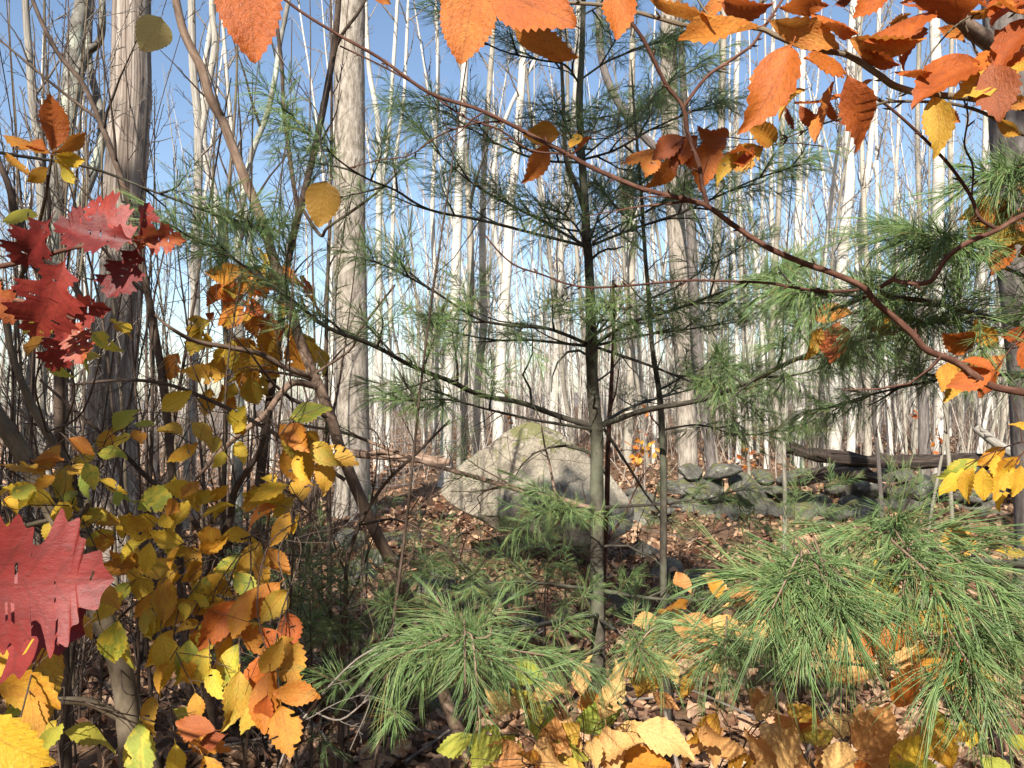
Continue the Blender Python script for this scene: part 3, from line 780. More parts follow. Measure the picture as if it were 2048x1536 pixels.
def make_oak(name, mat, fold=.15, curl=.2, twist=0.0, holes=False):
    ol = [(0.0, .008), (0.09, .05), (0.15, .20), (0.20, .155), (0.245, .17), (0.265, .125), (0.33, .15), (0.40, .34), (0.44, .28), (0.50, .34), (0.53, .27), (0.57, .27), (0.56, .19),
          (0.62, .20), (0.70, .36), (0.735, .29), (0.80, .31), (0.80, .22), (0.84, .20), (0.82, .13), (0.88, .14), (0.93, .14), (0.94, .07), (1.0, 0.0)]
    ol = smooth(np.array(ol), 3); ol[:, 1] = np.maximum(ol[:, 1], 0); n = len(ol)
    tm = np.maximum.accumulate(ol[:, 0]) * 0.94; tm[-1] = 1.0
    tm = np.sort(tm)
    mb = MB(); cols = []; U = []
    for s, f in ((-1, 1.0), (-1, 0.6), (-1, .3), (0, 0), (1, .3), (1, 0.6), (1, 1.0)):
        x = s * f * ol[:, 1] * 1.08; y = tm * (1 - f) + ol[:, 0] * f
        z = fold * np.abs(x) - curl * y ** 2 * .5 + .05 * f * np.sin(y * 8 + s * 1.3) * np.abs(x) * 2
        a = twist * (y - .3)
        cols.append(np.stack([x * np.cos(a) - z * np.sin(a), y, x * np.sin(a) + z * np.cos(a)], -1))
        U.append(np.stack([s * f * ol[:, 1] / .34, y], -1))
    V = np.stack(cols, 1); U = np.stack(U, 1); m = V.shape[1]
    i = np.arange(n - 1)[:, None]; k = np.arange(m - 1)[None]
    Q = np.stack([i * m + k, i * m + k + 1, (i + 1) * m + k + 1, (i + 1) * m + k], -1).reshape(-1, 4)
    Q = np.delete(Q, rng.choice(len(Q), 9, replace=False), 0)
    mb.add(V.reshape(-1, 3), quads=Q, uvs=U.reshape(-1, 2))
    mb.tube(np.array([(0, -.18, .03), (0, -.07, 0), (0, .02, 0)]), np.array([.009, .007, .007]), 3)
    return mb.mesh(name, mat)

LV = {}
for key in ('lf_orange', 'lf_tan', 'lf_gold', 'lf_yellow', 'lf_lime', 'lf_rust', 'litter_one'):
    LV[key] = [make_leaf('leaf', M[key], width=wd, curl=cu, fold=fo, twist=tw, tooth=.12, holes=(0, 3, 0, 5, 2, 0, 6, 0)[int(cu * 97) % 8]) for wd, cu, fo, tw in
               ((.54, .25, .25, .3), (.58, .5, .40, -.6), (.50, .8, .45, .9), (.62, .1, .18, -.25), (.52, -.35, .55, .7), (.44, 1.0, .6, -1.2), (.56, .6, .15, 1.0), (.48, -.6, .3, -.5))]
LV['lf_pale'] = [make_leaf('leaf', M['lf_pale'], width=.86, curl=.25, fold=.22, shape='ovate', tooth=.05)]
LV['lf_mustard'] = [make_leaf('leaf', M['lf_mustard'], width=.74, curl=.1, fold=.05, shape='ovate', tooth=.05)]
LV['lf_red'] = [make_oak('leaf', M['lf_red'], *a) for a in ((.35, .5, .4), (.6, 1.0, .9), (.3, -.5, -.5), (.7, .8, -.9), (.12, .25, .15), (.2, -.15, -.2))]
LV['lf_big'] = [make_leaf('leaf', M['lf_orange'], width=.66, curl=.2, fold=.22, shape='ovate', tooth=.06, n=25)]

def leaf_matrix(base, axis, nrm, L):
    y = unit(axis); z = unit(nrm - y * np.dot(nrm, y)); x = np.cross(y, z)
    m = Matrix(((x[0] * L, y[0] * L, z[0] * L, base[0]), (x[1] * L, y[1] * L, z[1] * L, base[1]), (x[2] * L, y[2] * L, z[2] * L, base[2]), (0, 0, 0, 1)))
    return m

CAMP = np.array((0, 0, CAMZ))
def leaf_px(parent, base0, key, b, tip, d, dd=0.0, roll=0.0, var=None, wid=1.0):
    """a leaf seen from stalk end b to tip (photograph pixels)"""
    p = W(*b, d); q = W(*tip, d + dd)
    ax = q - p; L = np.linalg.norm(ax); y = unit(ax)
    tocam = unit(CAMP - (p + q) / 2); z = unit(tocam - y * np.dot(tocam, y)); x = np.cross(y, z)
    z2 = z * math.cos(roll) + x * math.sin(roll)
    meshes = LV[key]; me = meshes[var if var is not None else rng.integers(len(meshes))]
    mt = leaf_matrix(p - base0, y, z2, L)
    if wid != 1.0:
        mt = mt @ Matrix.Diagonal((wid, 1, 1, 1))
    return obj('leaf', me, parent, mt)

def twig_mesh(pts, r0, r1, sides=5, mat=None):
    Q = smooth(pts, 4); mb = MB(); mb.tube(Q, np.linspace(r0, r1, len(Q)), sides, .03)
    return mb.mesh('twig', mat)

def spray(parent, base0, src, tip, n, L, key, mat, up=0.6, hang=0.25, r=0.0018, keys=None, sag=0.04):
    """a twig from src to tip (world points) that carries n leaves alternately on its outer half"""
    src = np.asarray(src); tip = np.asarray(tip)
    v = tip - src; l = np.linalg.norm(v)
    mid1 = src + v * .35 + rng.normal(size=3) * l * .06 + np.array((0, 0, sag * l)); mid2 = src + v * .7 + rng.normal(size=3) * l * .05 + np.array((0, 0, sag * l))
    Q = smooth(np.array([src, mid1, mid2, tip]), 5)
    mb = MB(); mb.tube(Q - base0, np.linspace(max(r, l * .004), r * .6, len(Q)), 5, .04)
    for c in range(max(1, int(l / .12))):
        i = rng.integers(3, len(Q) - 1); dirn = side_dir(Q[i] - Q[i - 1], rng.uniform(.5, 1.1))
        w = wander(Q[i] - base0, dirn, rng.uniform(.05, .18), 4, .18, 0); mb.tube(w, np.linspace(r * .6, r * .3, len(w)), 3)
    obj('twig', mb.mesh('twig', mat), parent)
    for k in range(n):
        f = 1.0 if k == n - 1 else 1 - 0.65 * (n - 1 - k) / max(1, n)
        x = f * (len(Q) - 1); i = min(int(x), len(Q) - 2); p = Q[i] + (Q[i + 1] - Q[i]) * (x - i)
        T = unit(Q[i + 1] - Q[i])
        tocam = unit(CAMP - p)
        nrm = unit(np.array((0, 0, up)) + tocam * (1.0 - up) + rng.normal(size=3) * .28)
        sd = unit(np.cross(nrm, T)) * (1 if k % 2 else -1)
        ax = T * .7 + sd * (.85 if k < n - 1 else .1) + np.array((0, 0, -hang * rng.uniform(.4, 1.6))) + rng.normal(size=3) * .18
        kk = key if keys is None else keys[rng.integers(len(keys))]
        l2 = L * rng.uniform(.6, 1.25)
        me = LV[kk][rng.integers(len(LV[kk]))]
        obj('leaf', me, parent, leaf_matrix(p - base0 + unit(ax) * l2 * .10, ax, nrm, l2))

# ------------------------------------------------------------------ pine needles
def make_tuft(name, n_fasc, shoot, nl, width, droop, segs=3, spread=(0.35, 1.15), tip_bias=1.0, seed=0, per=5, raw=False):
    """needles of one shoot; shoot runs from the origin along +y, +z is up"""
    g = np.random.default_rng(seed)
    N5 = n_fasc * per
    f = np.repeat(np.arange(n_fasc), per)
    s = (np.arange(n_fasc) + g.random(n_fasc)) / n_fasc
    az = np.arange(n_fasc) * 2.39996 + g.normal(size=n_fasc) * .3
    el = spread[1] + (spread[0] - spread[1]) * s ** tip_bias + g.normal(size=n_fasc) * .22
    base = np.zeros((n_fasc, 3)); base[:, 1] = s * shoot; base += g.normal(size=(n_fasc, 3)) * .0015
    azn = az[f] + g.normal(size=N5) * .09; eln = el[f] + g.normal(size=N5) * .05
    D = np.stack([np.sin(eln) * np.cos(azn), np.cos(eln), np.sin(eln) * np.sin(azn)], -1)
    ln = nl * g.uniform(.6, 1.15, n_fasc)[f] * g.uniform(.92, 1.05, N5)
    B = base[f]
    k = np.linspace(0, 1, segs + 1)
    bendv = g.normal(size=(N5, 3)) * .06 + np.repeat(g.normal(size=(n_fasc, 3)) * .13, per, 0) + np.array((0, 0, -droop))
    P = B[:, None] + D[:, None] * (ln[:, None] * k)[..., None] + bendv[:, None] * (ln[:, None] * k ** 2)[..., None]
    ref = g.normal(size=(N5, 3)); Nn = np.cross(D, ref); Nn /= np.linalg.norm(Nn, axis=1)[:, None]; Bn = np.cross(D, Nn)
    a = np.arange(3) * 2 * PI / 3
    ring = np.cos(a)[None, :, None] * Nn[:, None] + np.sin(a)[None, :, None] * Bn[:, None]
    rad = width / 2 * np.array([.8] + [1.0] * (segs - 1))
    V = P[:, :segs, None] + ring[:, None] * rad[None, :, None, None]
    V = np.concatenate([V.reshape(N5, segs * 3, 3), P[:, segs:]], 1)
    nv = segs * 3 + 1
    q = []
    for i in range(segs - 1):
        for c in range(3):
            q.append((i * 3 + c, i * 3 + (c + 1) % 3, (i + 1) * 3 + (c + 1) % 3, (i + 1) * 3 + c))
    t = [((segs - 1) * 3 + c, (segs - 1) * 3 + (c + 1) % 3, nv - 1) for c in range(3)]
    off = (np.arange(N5) * nv)[:, None, None]
    qq = (np.array(q)[None] + off).reshape(-1, 4); tt = (np.array(t)[None] + off).reshape(-1, 3)
    if raw: return V.reshape(-1, 3), qq, tt
    mb = MB(); mb.add(V.reshape(-1, 3), quads=qq, tris=tt)
    return mb.mesh(name, M['needle'])
near_t = [make_tuft('needle_tuft', 32, .115, .098, .0009, dr, 4, sp, tb, 40 + k) for k, (dr, sp, tb) in enumerate(((.25, (.35, 1.2), 1.0), (.45, (.5, 1.35), .8), (.15, (.3, 1.1), 1.2), (.6, (.45, 1.3), 1.0), (.35, (.25, 1.0), 1.0)))]
mid_t = [make_tuft('needle_tuft', 24, .16, .092, .0010, dr, 3, sp, 1.0, 60 + k) for k, (dr, sp) in enumerate(((.15, (.3, 1.1)), (.3, (.35, 1.2)), (.45, (.4, 1.25)), (.2, (.2, .9)), (.1, (.45, 1.4))))]

def tuft_matrix(p, T, s, roll=0.0):
    y = unit(T); up = np.array((0, 0, 1.0))
    z = up - y * np.dot(up, y)
    if np.linalg.norm(z) < .15: z = np.array((0, -1.0, 0)) - y * np.dot((0, -1.0, 0), y)
    z = unit(z); x = np.cross(y, z)
    z2 = z * math.cos(roll) + x * math.sin(roll); x2 = np.cross(y, z2)
    return Matrix(((x2[0] * s, y[0] * s, z2[0] * s, p[0]), (x2[1] * s, y[1] * s, z2[1] * s, p[1]), (x2[2] * s, y[2] * s, z2[2] * s, p[2]), (0, 0, 0, 1)))

TUFTS = {}
def bough(parent, base0, trace, r0, r1, n_side, side_len, tset, f0=.35, dead=0, mat=None, scale=1.0, tip=True, name='bough', along=2, flat=.35, keep=1.0):
    """one pine bough: limb + side twigs (one mesh), each needle tuft a sub-part"""
    A = np.array([W(*p) for p in trace]) - base0
    Q = smooth(A, 5); R = np.linspace(r0 * .78, r1 * .78, len(Q))
    mb = MB(); mb.tube(Q, R, 7, .05)
    L = np.linalg.norm(np.diff(Q, axis=0), axis=1).sum()
    o = obj(name, None, parent)
    tl = []
    for k in range(n_side):
        t = f0 + (1 - f0) * (k + .5 + rng.normal() * .2) / n_side; t = min(max(t, f0), .97)
        x = t * (len(Q) - 1); i = min(int(x), len(Q) - 2); p = Q[i] + (Q[i + 1] - Q[i]) * (x - i)
        T = unit(Q[i + 1] - Q[i])
        h = unit(np.cross(T, (0, 0, 1.0))) * (1 if k % 2 else -1)
        dv = T * rng.uniform(.6, 1.0) + h * rng.uniform(.6, 1.1) + np.array((0, 0, rng.normal() * flat + .12))
        l = side_len * (1.15 - .7 * (t - f0) / (1 - f0 + 1e-6)) * rng.uniform(.6, 1.25)
        S1 = wander(p, dv, l, 5, .10, .02); rs = np.linspace(min(r1 * 1.3, .004) + .0008, .0014, len(S1)); mb.tube(S1, rs, 4)
        tl.append((S1[-1], S1[-1] - S1[-2]))
        for c in range(along):
            ii = 2 + c % 3
            d2 = side_dir(S1[ii] - S1[ii - 1], rng.uniform(.5, .9)); S2 = wander(S1[ii], d2, l * rng.uniform(.25, .5), 3, .12, .02)
            mb.tube(S2, np.linspace(.0016, .0012, len(S2)), 3); tl.append((S2[-1], S2[-1] - S2[-2]))
    if tip: tl.append((Q[-1], Q[-1] - Q[-2]))
    if dead:
        grow(mb, Q, R, 2, dead, .28, (.5, 1.2), f0=.12, rmin=.0009, grav=0.0, bend=.2)
    me = mb.mesh(name, mat or M['pine_bark'])
    bpy.data.objects.remove(o)
    o = obj(name, me, parent)
    for p, T in tl:
        if rng.random() > keep: continue
        obj('needle_tuft', tset[rng.integers(len(tset))], o, tuft_matrix(p - unit(T) * .08, T, scale * rng.uniform(.8, 1.15), rng.normal() * .5))
    return o

def tufts_px(o, base0, lst, tset, s=1.0):
    """tufts placed by eye: (px, py, d of shoot end, direction x, y(depth), z)"""
    for (x, y, d, dx, dy, dz) in lst:
        p = W(x, y, d) - base0; T = np.array((dx, dy, dz), float)
        sh = MB(); q0 = p - unit(T) * .085 + rng.normal(size=3) * .008; sh.tube(smooth(np.array([q0, p - unit(T) * .07, p + unit(T) * .03]), 3), np.array([.0007, .0012, .0016, .0017, .0016, .0014, .0010]), 5); obj('twig', sh.mesh('twig', M['brown_bark']), o)
        obj('needle_tuft', tset[rng.integers(len(tset))], o, tuft_matrix(p - unit(T) * .07, T, s * rng.uniform(.9, 1.12), rng.normal() * .3))

# ------------------------------------------------------------------ the white pine sapling in the middle
PD = 3.0
pb = np.array((W(1200, 800, PD)[0], PD, float(ground_z(.35, PD))))
pine = thing('pine_sapling', 'dark young white pine with whorled boughs in front of the boulder', 'pine', None, pb)
tr = [(1203, 1570, 30), (1200, 1400, 29), (1195, 1250, 28), (1194, 1030, 27), (1194, 881, 27), (1190, 830, 25), (1184, 744, 23), (1183, 690, 25), (1182, 650, 21), (1180, 573, 19), (1176, 505, 18),
      (1173, 479, 19), (1170, 410, 16), (1163, 308, 15), (1159, 205, 14), (1163, 120, 12), (1166, 34, 10), (1168, -60, 8), (1170, -200, 5)]
Q = smooth(np.array([(*(W(x, y, PD) - pb), w / F * PD / 2) for x, y, w in tr]), 4)
mb = MB(); mb.tube(Q[:, :3], Q[:, 3], 14, .05); grow(mb, Q[:, :3], Q[:, 3], 2, 22, .13, (.9, 1.5), f0=.08, rmin=.0011, bend=.22, grav=0)
obj('trunk', mb.mesh('trunk', M['pine_bark']), pine)
l2 = smooth(np.array([W(1168, 420, PD), W(1152, 369, PD - .02), W(1132, 318, PD - .05), W(1128, 239, PD - .06), W(1125, 171, PD - .06), W(1122, 103, PD - .05), W(1118, 0, PD)]), 4) - pb
mb = MB(); mb.tube(l2, np.linspace(.011, .005, len(l2)), 8, .02)
obj('leader', mb.mesh('leader', M['pine_bark']), pine)
B = lambda tr, r0, r1, ns, sl, **kw: bough(pine, pb, tr, r0, r1, ns, sl, kw.pop('ts', mid_t), **kw)
# whorl at row 860
B([(1190, 855, 3.0), (1110, 830, 2.95), (1040, 805, 2.85), (960, 790, 2.75), (900, 762, 2.65), (830, 735, 2.5), (745, 690, 2.35), (655, 655, 2.25), (590, 605, 2.2), (535, 565, 2.15), (470, 520, 2.15), (380, 470, 2.15)], .015, .004, 13, .24, f0=.3, dead=3, along=2)
B([(1192, 860, 3.0), (1130, 850, 2.9), (1060, 838, 2.75), (980, 820, 2.6), (900, 800, 2.4), (820, 800, 2.2)], .009, .003, 4, .16, f0=.55, dead=6, along=2)
B([(1205, 850, 3.0), (1290, 820, 2.85), (1400, 800, 2.65), (1500, 762, 2.45), (1600, 715, 2.25), (1700, 685, 2.05), (1800, 660, 1.9), (1880, 640, 1.75)], .015, .004, 13, .25, f0=.32, dead=4, along=2, ts=near_t)
B([(1208, 858, 3.0), (1255, 930, 3.1), (1300, 1000, 3.2), (1345, 1050, 3.3)], .009, .004, 2, .14, f0=.7, dead=4, along=0)
B([(1200, 850, 3.05), (1260, 815, 3.4), (1340, 790, 3.8), (1420, 770, 4.2)], .010, .004, 7, .25, f0=.3, along=2, dead=3)
# whorl at row 690
B([(1175, 688, 3.0), (1120, 665, 2.9), (1080, 655, 2.85), (1010, 650, 2.75), (950, 635, 2.65), (880, 590, 2.5), (800, 545, 2.4), (740, 520, 2.35)], .010, .003, 8, .22, f0=.1, dead=2, along=2)
B([(1175, 692, 3.0), (1060, 680, 3.05), (990, 680, 3.1), (890, 660, 3.1), (850, 640, 3.1)], .008, .003, 6, .2, f0=.05, dead=3, along=2)
B([(1195, 685, 3.0), (1260, 645, 2.9), (1330, 625, 2.8), (1400, 600, 2.65), (1480, 570, 2.5), (1560, 545, 2.4)], .010, .003, 9, .22, f0=.1, dead=2, along=2)
B([(1195, 690, 3.0), (1290, 670, 3.1), (1400, 655, 3.2), (1500, 640, 3.25)], .008, .003, 7, .22, f0=.1, along=2, dead=3)
B([(1195, 695, 3.0), (1310, 735, 2.9), (1400, 770, 2.8), (1480, 790, 2.7)], .008, .003, 5, .18, f0=.4, dead=4, along=2)
# whorl at row 495
B([(1168, 492, 3.0), (1060, 465, 2.9), (960, 440, 2.8), (860, 420, 2.7), (790, 380, 2.6), (740, 360, 2.5), (690, 330, 2.4), (620, 270, 2.35), (560, 205, 2.3)], .008, .0025, 11, .22, f0=.08, along=2, dead=2)
B([(1168, 490, 3.0), (1080, 440, 3.05), (1020, 410, 3.1), (950, 370, 3.1), (880, 310, 3.1), (840, 260, 3.1), (800, 210, 3.1)], .008, .003, 10, .24, f0=.08, along=2, dead=2)
B([(1185, 490, 3.0), (1260, 460, 2.9), (1350, 430, 2.8), (1430, 395, 2.7), (1520, 355, 2.6), (1600, 330, 2.55)], .008, .003, 10, .22, f0=.08, along=2, dead=2)
B([(1185, 485, 3.0), (1240, 450, 3.1), (1290, 425, 3.2), (1360, 390, 3.3), (1440, 350, 3.35)], .007, .003, 8, .22, f0=.08, along=2, dead=2)
# whorl at row 325 and above
B([(1160, 325, 3.0), (1080, 320, 2.9), (1000, 290, 2.85), (930, 250, 2.8), (870, 215, 2.75)], .007, .003, 8, .2, f0=.06, along=2)
B([(1163, 320, 3.0), (1230, 300, 2.95), (1300, 260, 2.9), (1380, 225, 2.85), (1450, 200, 2.8)], .007, .003, 9, .2, f0=.06, along=2)
B([(1163, 318, 3.0), (1220, 270, 3.2), (1280, 220, 3.3), (1330, 180, 3.4)], .006, .003, 7, .2, f0=.06, along=2)
B([(1160, 170, 3.0), (1130, 130, 2.95), (1080, 120, 2.9), (1000, 100, 2.85), (930, 60, 2.8), (880, 20, 2.75)], .006, .003, 9, .2, f0=.05, along=2)
B([(1160, 160, 3.0), (1220, 120, 2.95), (1300, 90, 2.9), (1380, 60, 2.9)], .006, .003, 8, .2, f0=.05, along=2)
B([(1122, 140, 2.95), (1060, 60, 3.0), (1000, 10, 3.1), (940, -30, 3.1)], .005, .003, 6, .18, f0=.06, along=2)
B([(1166, 30, 3.0), (1220, 0, 3.0), (1290, -40, 3.0)], .005, .003, 6, .18, f0=.06, along=2)
# short shoots close to the stem, towards the viewer and away
B([(1180, 690, 3.0), (1200, 640, 2.75), (1230, 600, 2.5)], .006, .003, 6, .16, f0=.1, along=1)
B([(1178, 495, 3.0), (1150, 450, 2.7), (1110, 415, 2.45)], .006, .003, 6, .16, f0=.1, along=1)
B([(1175, 490, 3.0), (1200, 430, 3.3), (1240, 370, 3.6)], .006, .003, 6, .18, f0=.1, along=1)
B([(1160, 325, 3.0), (1140, 270, 2.75), (1120, 220, 2.5)], .005, .003, 6, .15, f0=.1, along=1)
B([(1160, 320, 3.0), (1190, 250, 3.3), (1220, 190, 3.5)], .005, .003, 6, .15, f0=.1, along=1)
# low whorls: dead limb across the boulder, and the lit bough that comes towards the viewer
B([(1190, 1020, 3.0), (1118, 997, 3.05), (1050, 983, 3.1), (958, 956, 3.2), (862, 929, 3.35), (777, 898, 3.5), (690, 866, 3.6), (600, 850, 3.7)], .016, .009, 3, .3, f0=.1, dead=9, along=1, mat=M['brown_bark'])
B([(1200, 1015, 3.0), (1300, 1010, 3.1), (1400, 1003, 3.2), (1480, 1000, 3.3)], .009, .004, 6, .22, f0=.25, dead=3, along=1)
B([(1190, 1020, 3.0), (1150, 1015, 2.8), (1110, 1020, 2.6)], .008, .003, 6, .16, f0=.35, along=1)
B([(1195, 1180, 3.0), (1130, 1172, 2.9), (1050, 1165, 2.8), (960, 1165, 2.7), (860, 1150, 2.6)], .010, .004, 6, .22, f0=.3, dead=3, along=1)
B([(1198, 1180, 3.0), (1290, 1195, 2.95), (1380, 1200, 2.9), (1480, 1185, 2.85)], .010, .004, 6, .16, f0=.3, dead=3, along=0)
lb = B([(1197, 1230, 3.0), (1130, 1240, 2.5), (1060, 1255, 2.0), (1000, 1270, 1.6), (960, 1278, 1.35), (925, 1268, 1.18)], .012, .004, 2, .10, f0=.7, along=0, tip=False, ts=near_t)
tufts_px(lb, pb, [(925, 1262, 1.16, -.1, -.3, .9), (880, 1270, 1.14, -.8, -.3, .15), (830, 1285, 1.13, -.9, -.25, .05), (860, 1325, 1.08, -.6, -.6, -.3), (930, 1330, 1.05, .05, -.75, -.5),
                  (985, 1320, 1.12, .6, -.5, -.25), (1045, 1345, 1.15, .8, -.4, -.3), (1090, 1310, 1.22, .95, -.2, -.1), (955, 1390, 1.04, .1, -.5, -.8), (980, 1235, 1.25, .5, .1, .6),
                  (890, 1225, 1.22, -.4, .1, .7), (1150, 1325, 1.28, .9, -.2, -.15), (1190, 1345, 1.34, .8, -.4, -.3), (800, 1310, 1.1, -.8, -.4, -.2), (1020, 1275, 1.3, .6, .2, .3)], near_t, .72)
lb2 = B([(1200, 1240, 3.0), (1230, 1260, 2.5), (1260, 1285, 2.0), (1275, 1300, 1.6)], .010, .004, 1, .1, f0=.8, along=0, tip=False, ts=near_t)
tufts_px(lb2, pb, [(1285, 1310, 1.42, .1, -.7, -.3), (1310, 1315, 1.45, .6, -.5, -.3), (1255, 1320, 1.42, -.5, -.5, -.4), (1290, 1275, 1.55, .2, .1, .8), (1270, 1200, 2.1, .1, .1, .9), (1180, 1175, 2.0, .2, -.5, .4), (1255, 1160, 2.2, .2, -.5, .5),
                   (765, 1205, 1.75, -.2, -.6, .2), (790, 1430, 1.4, .1, -.5, .1), (655, 1355, 1.5, -.3, -.5, .3), (1140, 1240, 1.9, .3, -.3, .3)], near_t, .75)

# the 300 tufts that show largest stay single, the rest of the needles are one mass
tl_ = sorted((o for bo in pine.children for o in bo.children if o.name.startswith('needle_tuft')), key=lambda o: (o.matrix_basis.translation + Vector(pb) - Vector(CAMP)).length)
raws = [make_tuft('x', 26, .16, .092, .0012, dr, 2, (.35, 1.2), 1.0, 90 + k, 3, True) for k, dr in enumerate((.1, .25, .4))]
mb = MB()
for k, o in enumerate(tl_[300:]):
    V_, q_, t_ = raws[k % 3]; mt = np.array(o.matrix_basis)
    mb.add(V_ @ mt[:3, :3].T + mt[:3, 3], quads=q_, tris=t_); bpy.data.objects.remove(o)
obj('needles', mb.mesh('needles', M['needle']), pine, kind='stuff')

# second thin pine beside it
s2 = np.array((W(1330, 800, 3.05)[0], 3.05, float(ground_z(.6, 3.05))))
pine2 = thing('pine_sapling', 'thin dark sapling pole with sparse needles right of the dark young pine', 'pine', None, s2)
Q = smooth(np.array([(*(W(x, y, 3.05) - s2), w / F * 3.05 / 2) for x, y, w in [(1338, 1560, 16), (1335, 1400, 15), (1327, 1180, 15), (1327, 950, 14), (1320, 800, 12), (1305, 700, 10), (1298, 600, 9), (1290, 505, 8), (1282, 380, 7), (1270, 240, 5), (1262, 120, 3)]]), 4)
mb = MB(); mb.tube(Q[:, :3], Q[:, 3], 8, .02); grow(mb, Q[:, :3], Q[:, 3], 2, 14, .14, (.8, 1.4), f0=.25, rmin=.001, bend=.18)
obj('trunk', mb.mesh('trunk', M['pine_bark']), pine2)
for trc in ([(1325, 860, 3.05), (1400, 850, 3.1), (1480, 870, 3.2), (1560, 860, 3.3)], [(1318, 780, 3.05), (1400, 740, 3.2), (1490, 730, 3.4)], [(1296, 600, 3.05), (1360, 570, 3.2), (1440, 520, 3.4), (1500, 490, 3.5)],
            [(1288, 480, 3.05), (1240, 420, 3.2), (1200, 380, 3.3)], [(1280, 370, 3.05), (1340, 320, 3.2), (1400, 290, 3.3)], [(1270, 250, 3.05), (1320, 180, 3.1), (1400, 130, 3.2)]):
    bough(pine2, s2, trc, .006, .002, 6, .2, mid_t, f0=.3, along=1)
# thin dead stem beside the trunk, and the dark curved stem behind it
stem_thing('dead_sapling', 'thin dead brown stem standing against the trunk of the dark young pine', 'sapling',
    [[(1208, 1130, 3.25, 11), (1214, 1000, 3.25, 11), (1216, 900, 3.25, 10), (1222, 780, 3.25, 8), (1228, 640, 3.25, 7), (1226, 560, 3.25, 4)]], M['twig_red'], n_br=6, len_f=.3, sides=6, rmin=.001)
stem_thing('crooked_sapling', 'dark crooked stem bending right through the pine needles before the straight dark trunk', 'sapling',
    [[(1420, 900, 11.2, 20), (1395, 700, 11.2, 20), (1385, 520, 11.2, 20), (1378, 420, 11.2, 19), (1352, 330, 11.2, 18), (1300, 285, 11.2, 17), (1250, 225, 11.2, 17), (1215, 160, 11.2, 16), (1200, 90, 11.2, 15), (1198, 0, 11.2, 13), (1190, -160, 11.2, 9)],
     [(1380, 440, 11.2, 16), (1375, 330, 11.2, 15), (1368, 200, 11.2, 14), (1362, 60, 11.2, 12), (1360, -100, 11.2, 9)]], M['dark_bark'], n_br=6, len_f=.16)

# ------------------------------------------------------------------ pine sapling that reaches in from the right
rb = np.array((1.75, 1.75, float(ground_z(1.75, 1.75))))
pine3 = thing('pine_sapling', 'young white pine reaching in with long sunlit green tufts over orange leaves', 'pine', None, rb)
mb = MB(); Pp = wander((0, 0, -.03), (0, 0, 1), 3.0, 8, .02, 0); mb.tube(Pp, np.linspace(.03, .008, len(Pp)), 10, .02)
obj('trunk', mb.mesh('trunk', M['pine_bark']), pine3)
B3 = lambda tr, r0, r1, ns, sl, **kw: bough(pine3, rb, tr, r0, r1, ns, sl, near_t, **kw)
edge = lambda py: (1024 + 1.75 / 1.75 * F, py, 1.75)
o = B3([edge(1210), (2200, 1170, 1.5), (2040, 1130, 1.3), (1900, 1120, 1.2), (1800, 1135, 1.12), (1700, 1165, 1.06), (1640, 1180, 1.03)], .009, .003, 3, .08, f0=.6, along=0, tip=False)
tufts_px(o, rb, [(1580, 1170, 1.02, -.75, -.45, -.1), (1560, 1185, .99, -.5, -.6, -.45), (1610, 1195, .99, -.2, -.7, -.6), (1665, 1190, .98, -.05, -.7, -.6), (1680, 1215, .96, .15, -.7, -.6), (1540, 1160, 1.06, -.9, .1, .1), (1700, 1170, 1.0, .3, -.6, -.4),
                  (1790, 1050, 1.14, -.2, -.5, .2), (1830, 1060, 1.12, .5, -.4, .1), (1760, 1060, 1.16, -.8, -.1, .0), (1850, 1150, 1.02, .0, -.7, -.4), (1880, 1165, 1.0, .4, -.6, -.5), (1810, 1165, 1.03, -.4, -.6, -.5), (1905, 1110, 1.1, .6, -.3, .3),
                  (1720, 1080, 1.2, -.6, .3, .2), (1950, 1150, 1.05, .3, -.6, -.4), (1640, 1140, 1.1, -.6, .2, .3), (1610, 1245, .97, -.3, -.6, -.7)], near_t)
o = B3([edge(1330), (2200, 1290, 1.4), (2080, 1270, 1.2), (1980, 1290, 1.08), (1930, 1310, 1.0)], .007, .003, 1, .06, f0=.7, along=0, tip=False)
tufts_px(o, rb, [(1930, 1325, .97, -.1, -.55, -.7), (1945, 1340, .95, .2, -.55, -.7), (1910, 1310, 1.0, -.6, -.5, -.3), (2010, 1230, 1.05, .0, -.6, -.5), (2040, 1300, 1.0, .3, -.6, -.5), (2050, 1180, 1.1, .3, -.4, .2), (1985, 1250, 1.06, -.4, -.5, -.2)], near_t)
o = B3([edge(1400), (2100, 1380, 1.7), (1800, 1340, 1.6), (1560, 1310, 1.5), (1460, 1285, 1.45)], .006, .002, 2, .08, f0=.75, along=0, tip=False)
tufts_px(o, rb, [(1440, 1290, 1.4, -.6, -.5, -.3), (1450, 1310, 1.36, -.2, -.6, -.6), (1480, 1280, 1.42, .3, -.4, .1)], near_t, .9)
# the hazy lit mass at middle right
B3([edge(700), (2200, 690, 1.8), (2000, 640, 1.7), (1850, 600, 1.65), (1700, 590, 1.65), (1560, 590, 1.7)], .008, .003, 12, .2, f0=.3, along=1, keep=.8)
B3([edge(620), (2200, 600, 1.7), (2020, 540, 1.6), (1920, 500, 1.55), (1850, 470, 1.5)], .007, .003, 8, .16, f0=.35, along=1, keep=.75)
B3([edge(790), (2200, 780, 1.9), (2020, 750, 1.9), (1880, 760, 1.9), (1740, 790, 1.95), (1620, 830, 2.0)], .007, .003, 9, .2, f0=.3, along=1, keep=.75)
B3([edge(420), (2200, 380, 1.6), (2080, 350, 1.5), (2020, 340, 1.45)], .006, .003, 5, .12, f0=.5, along=1, keep=.8)
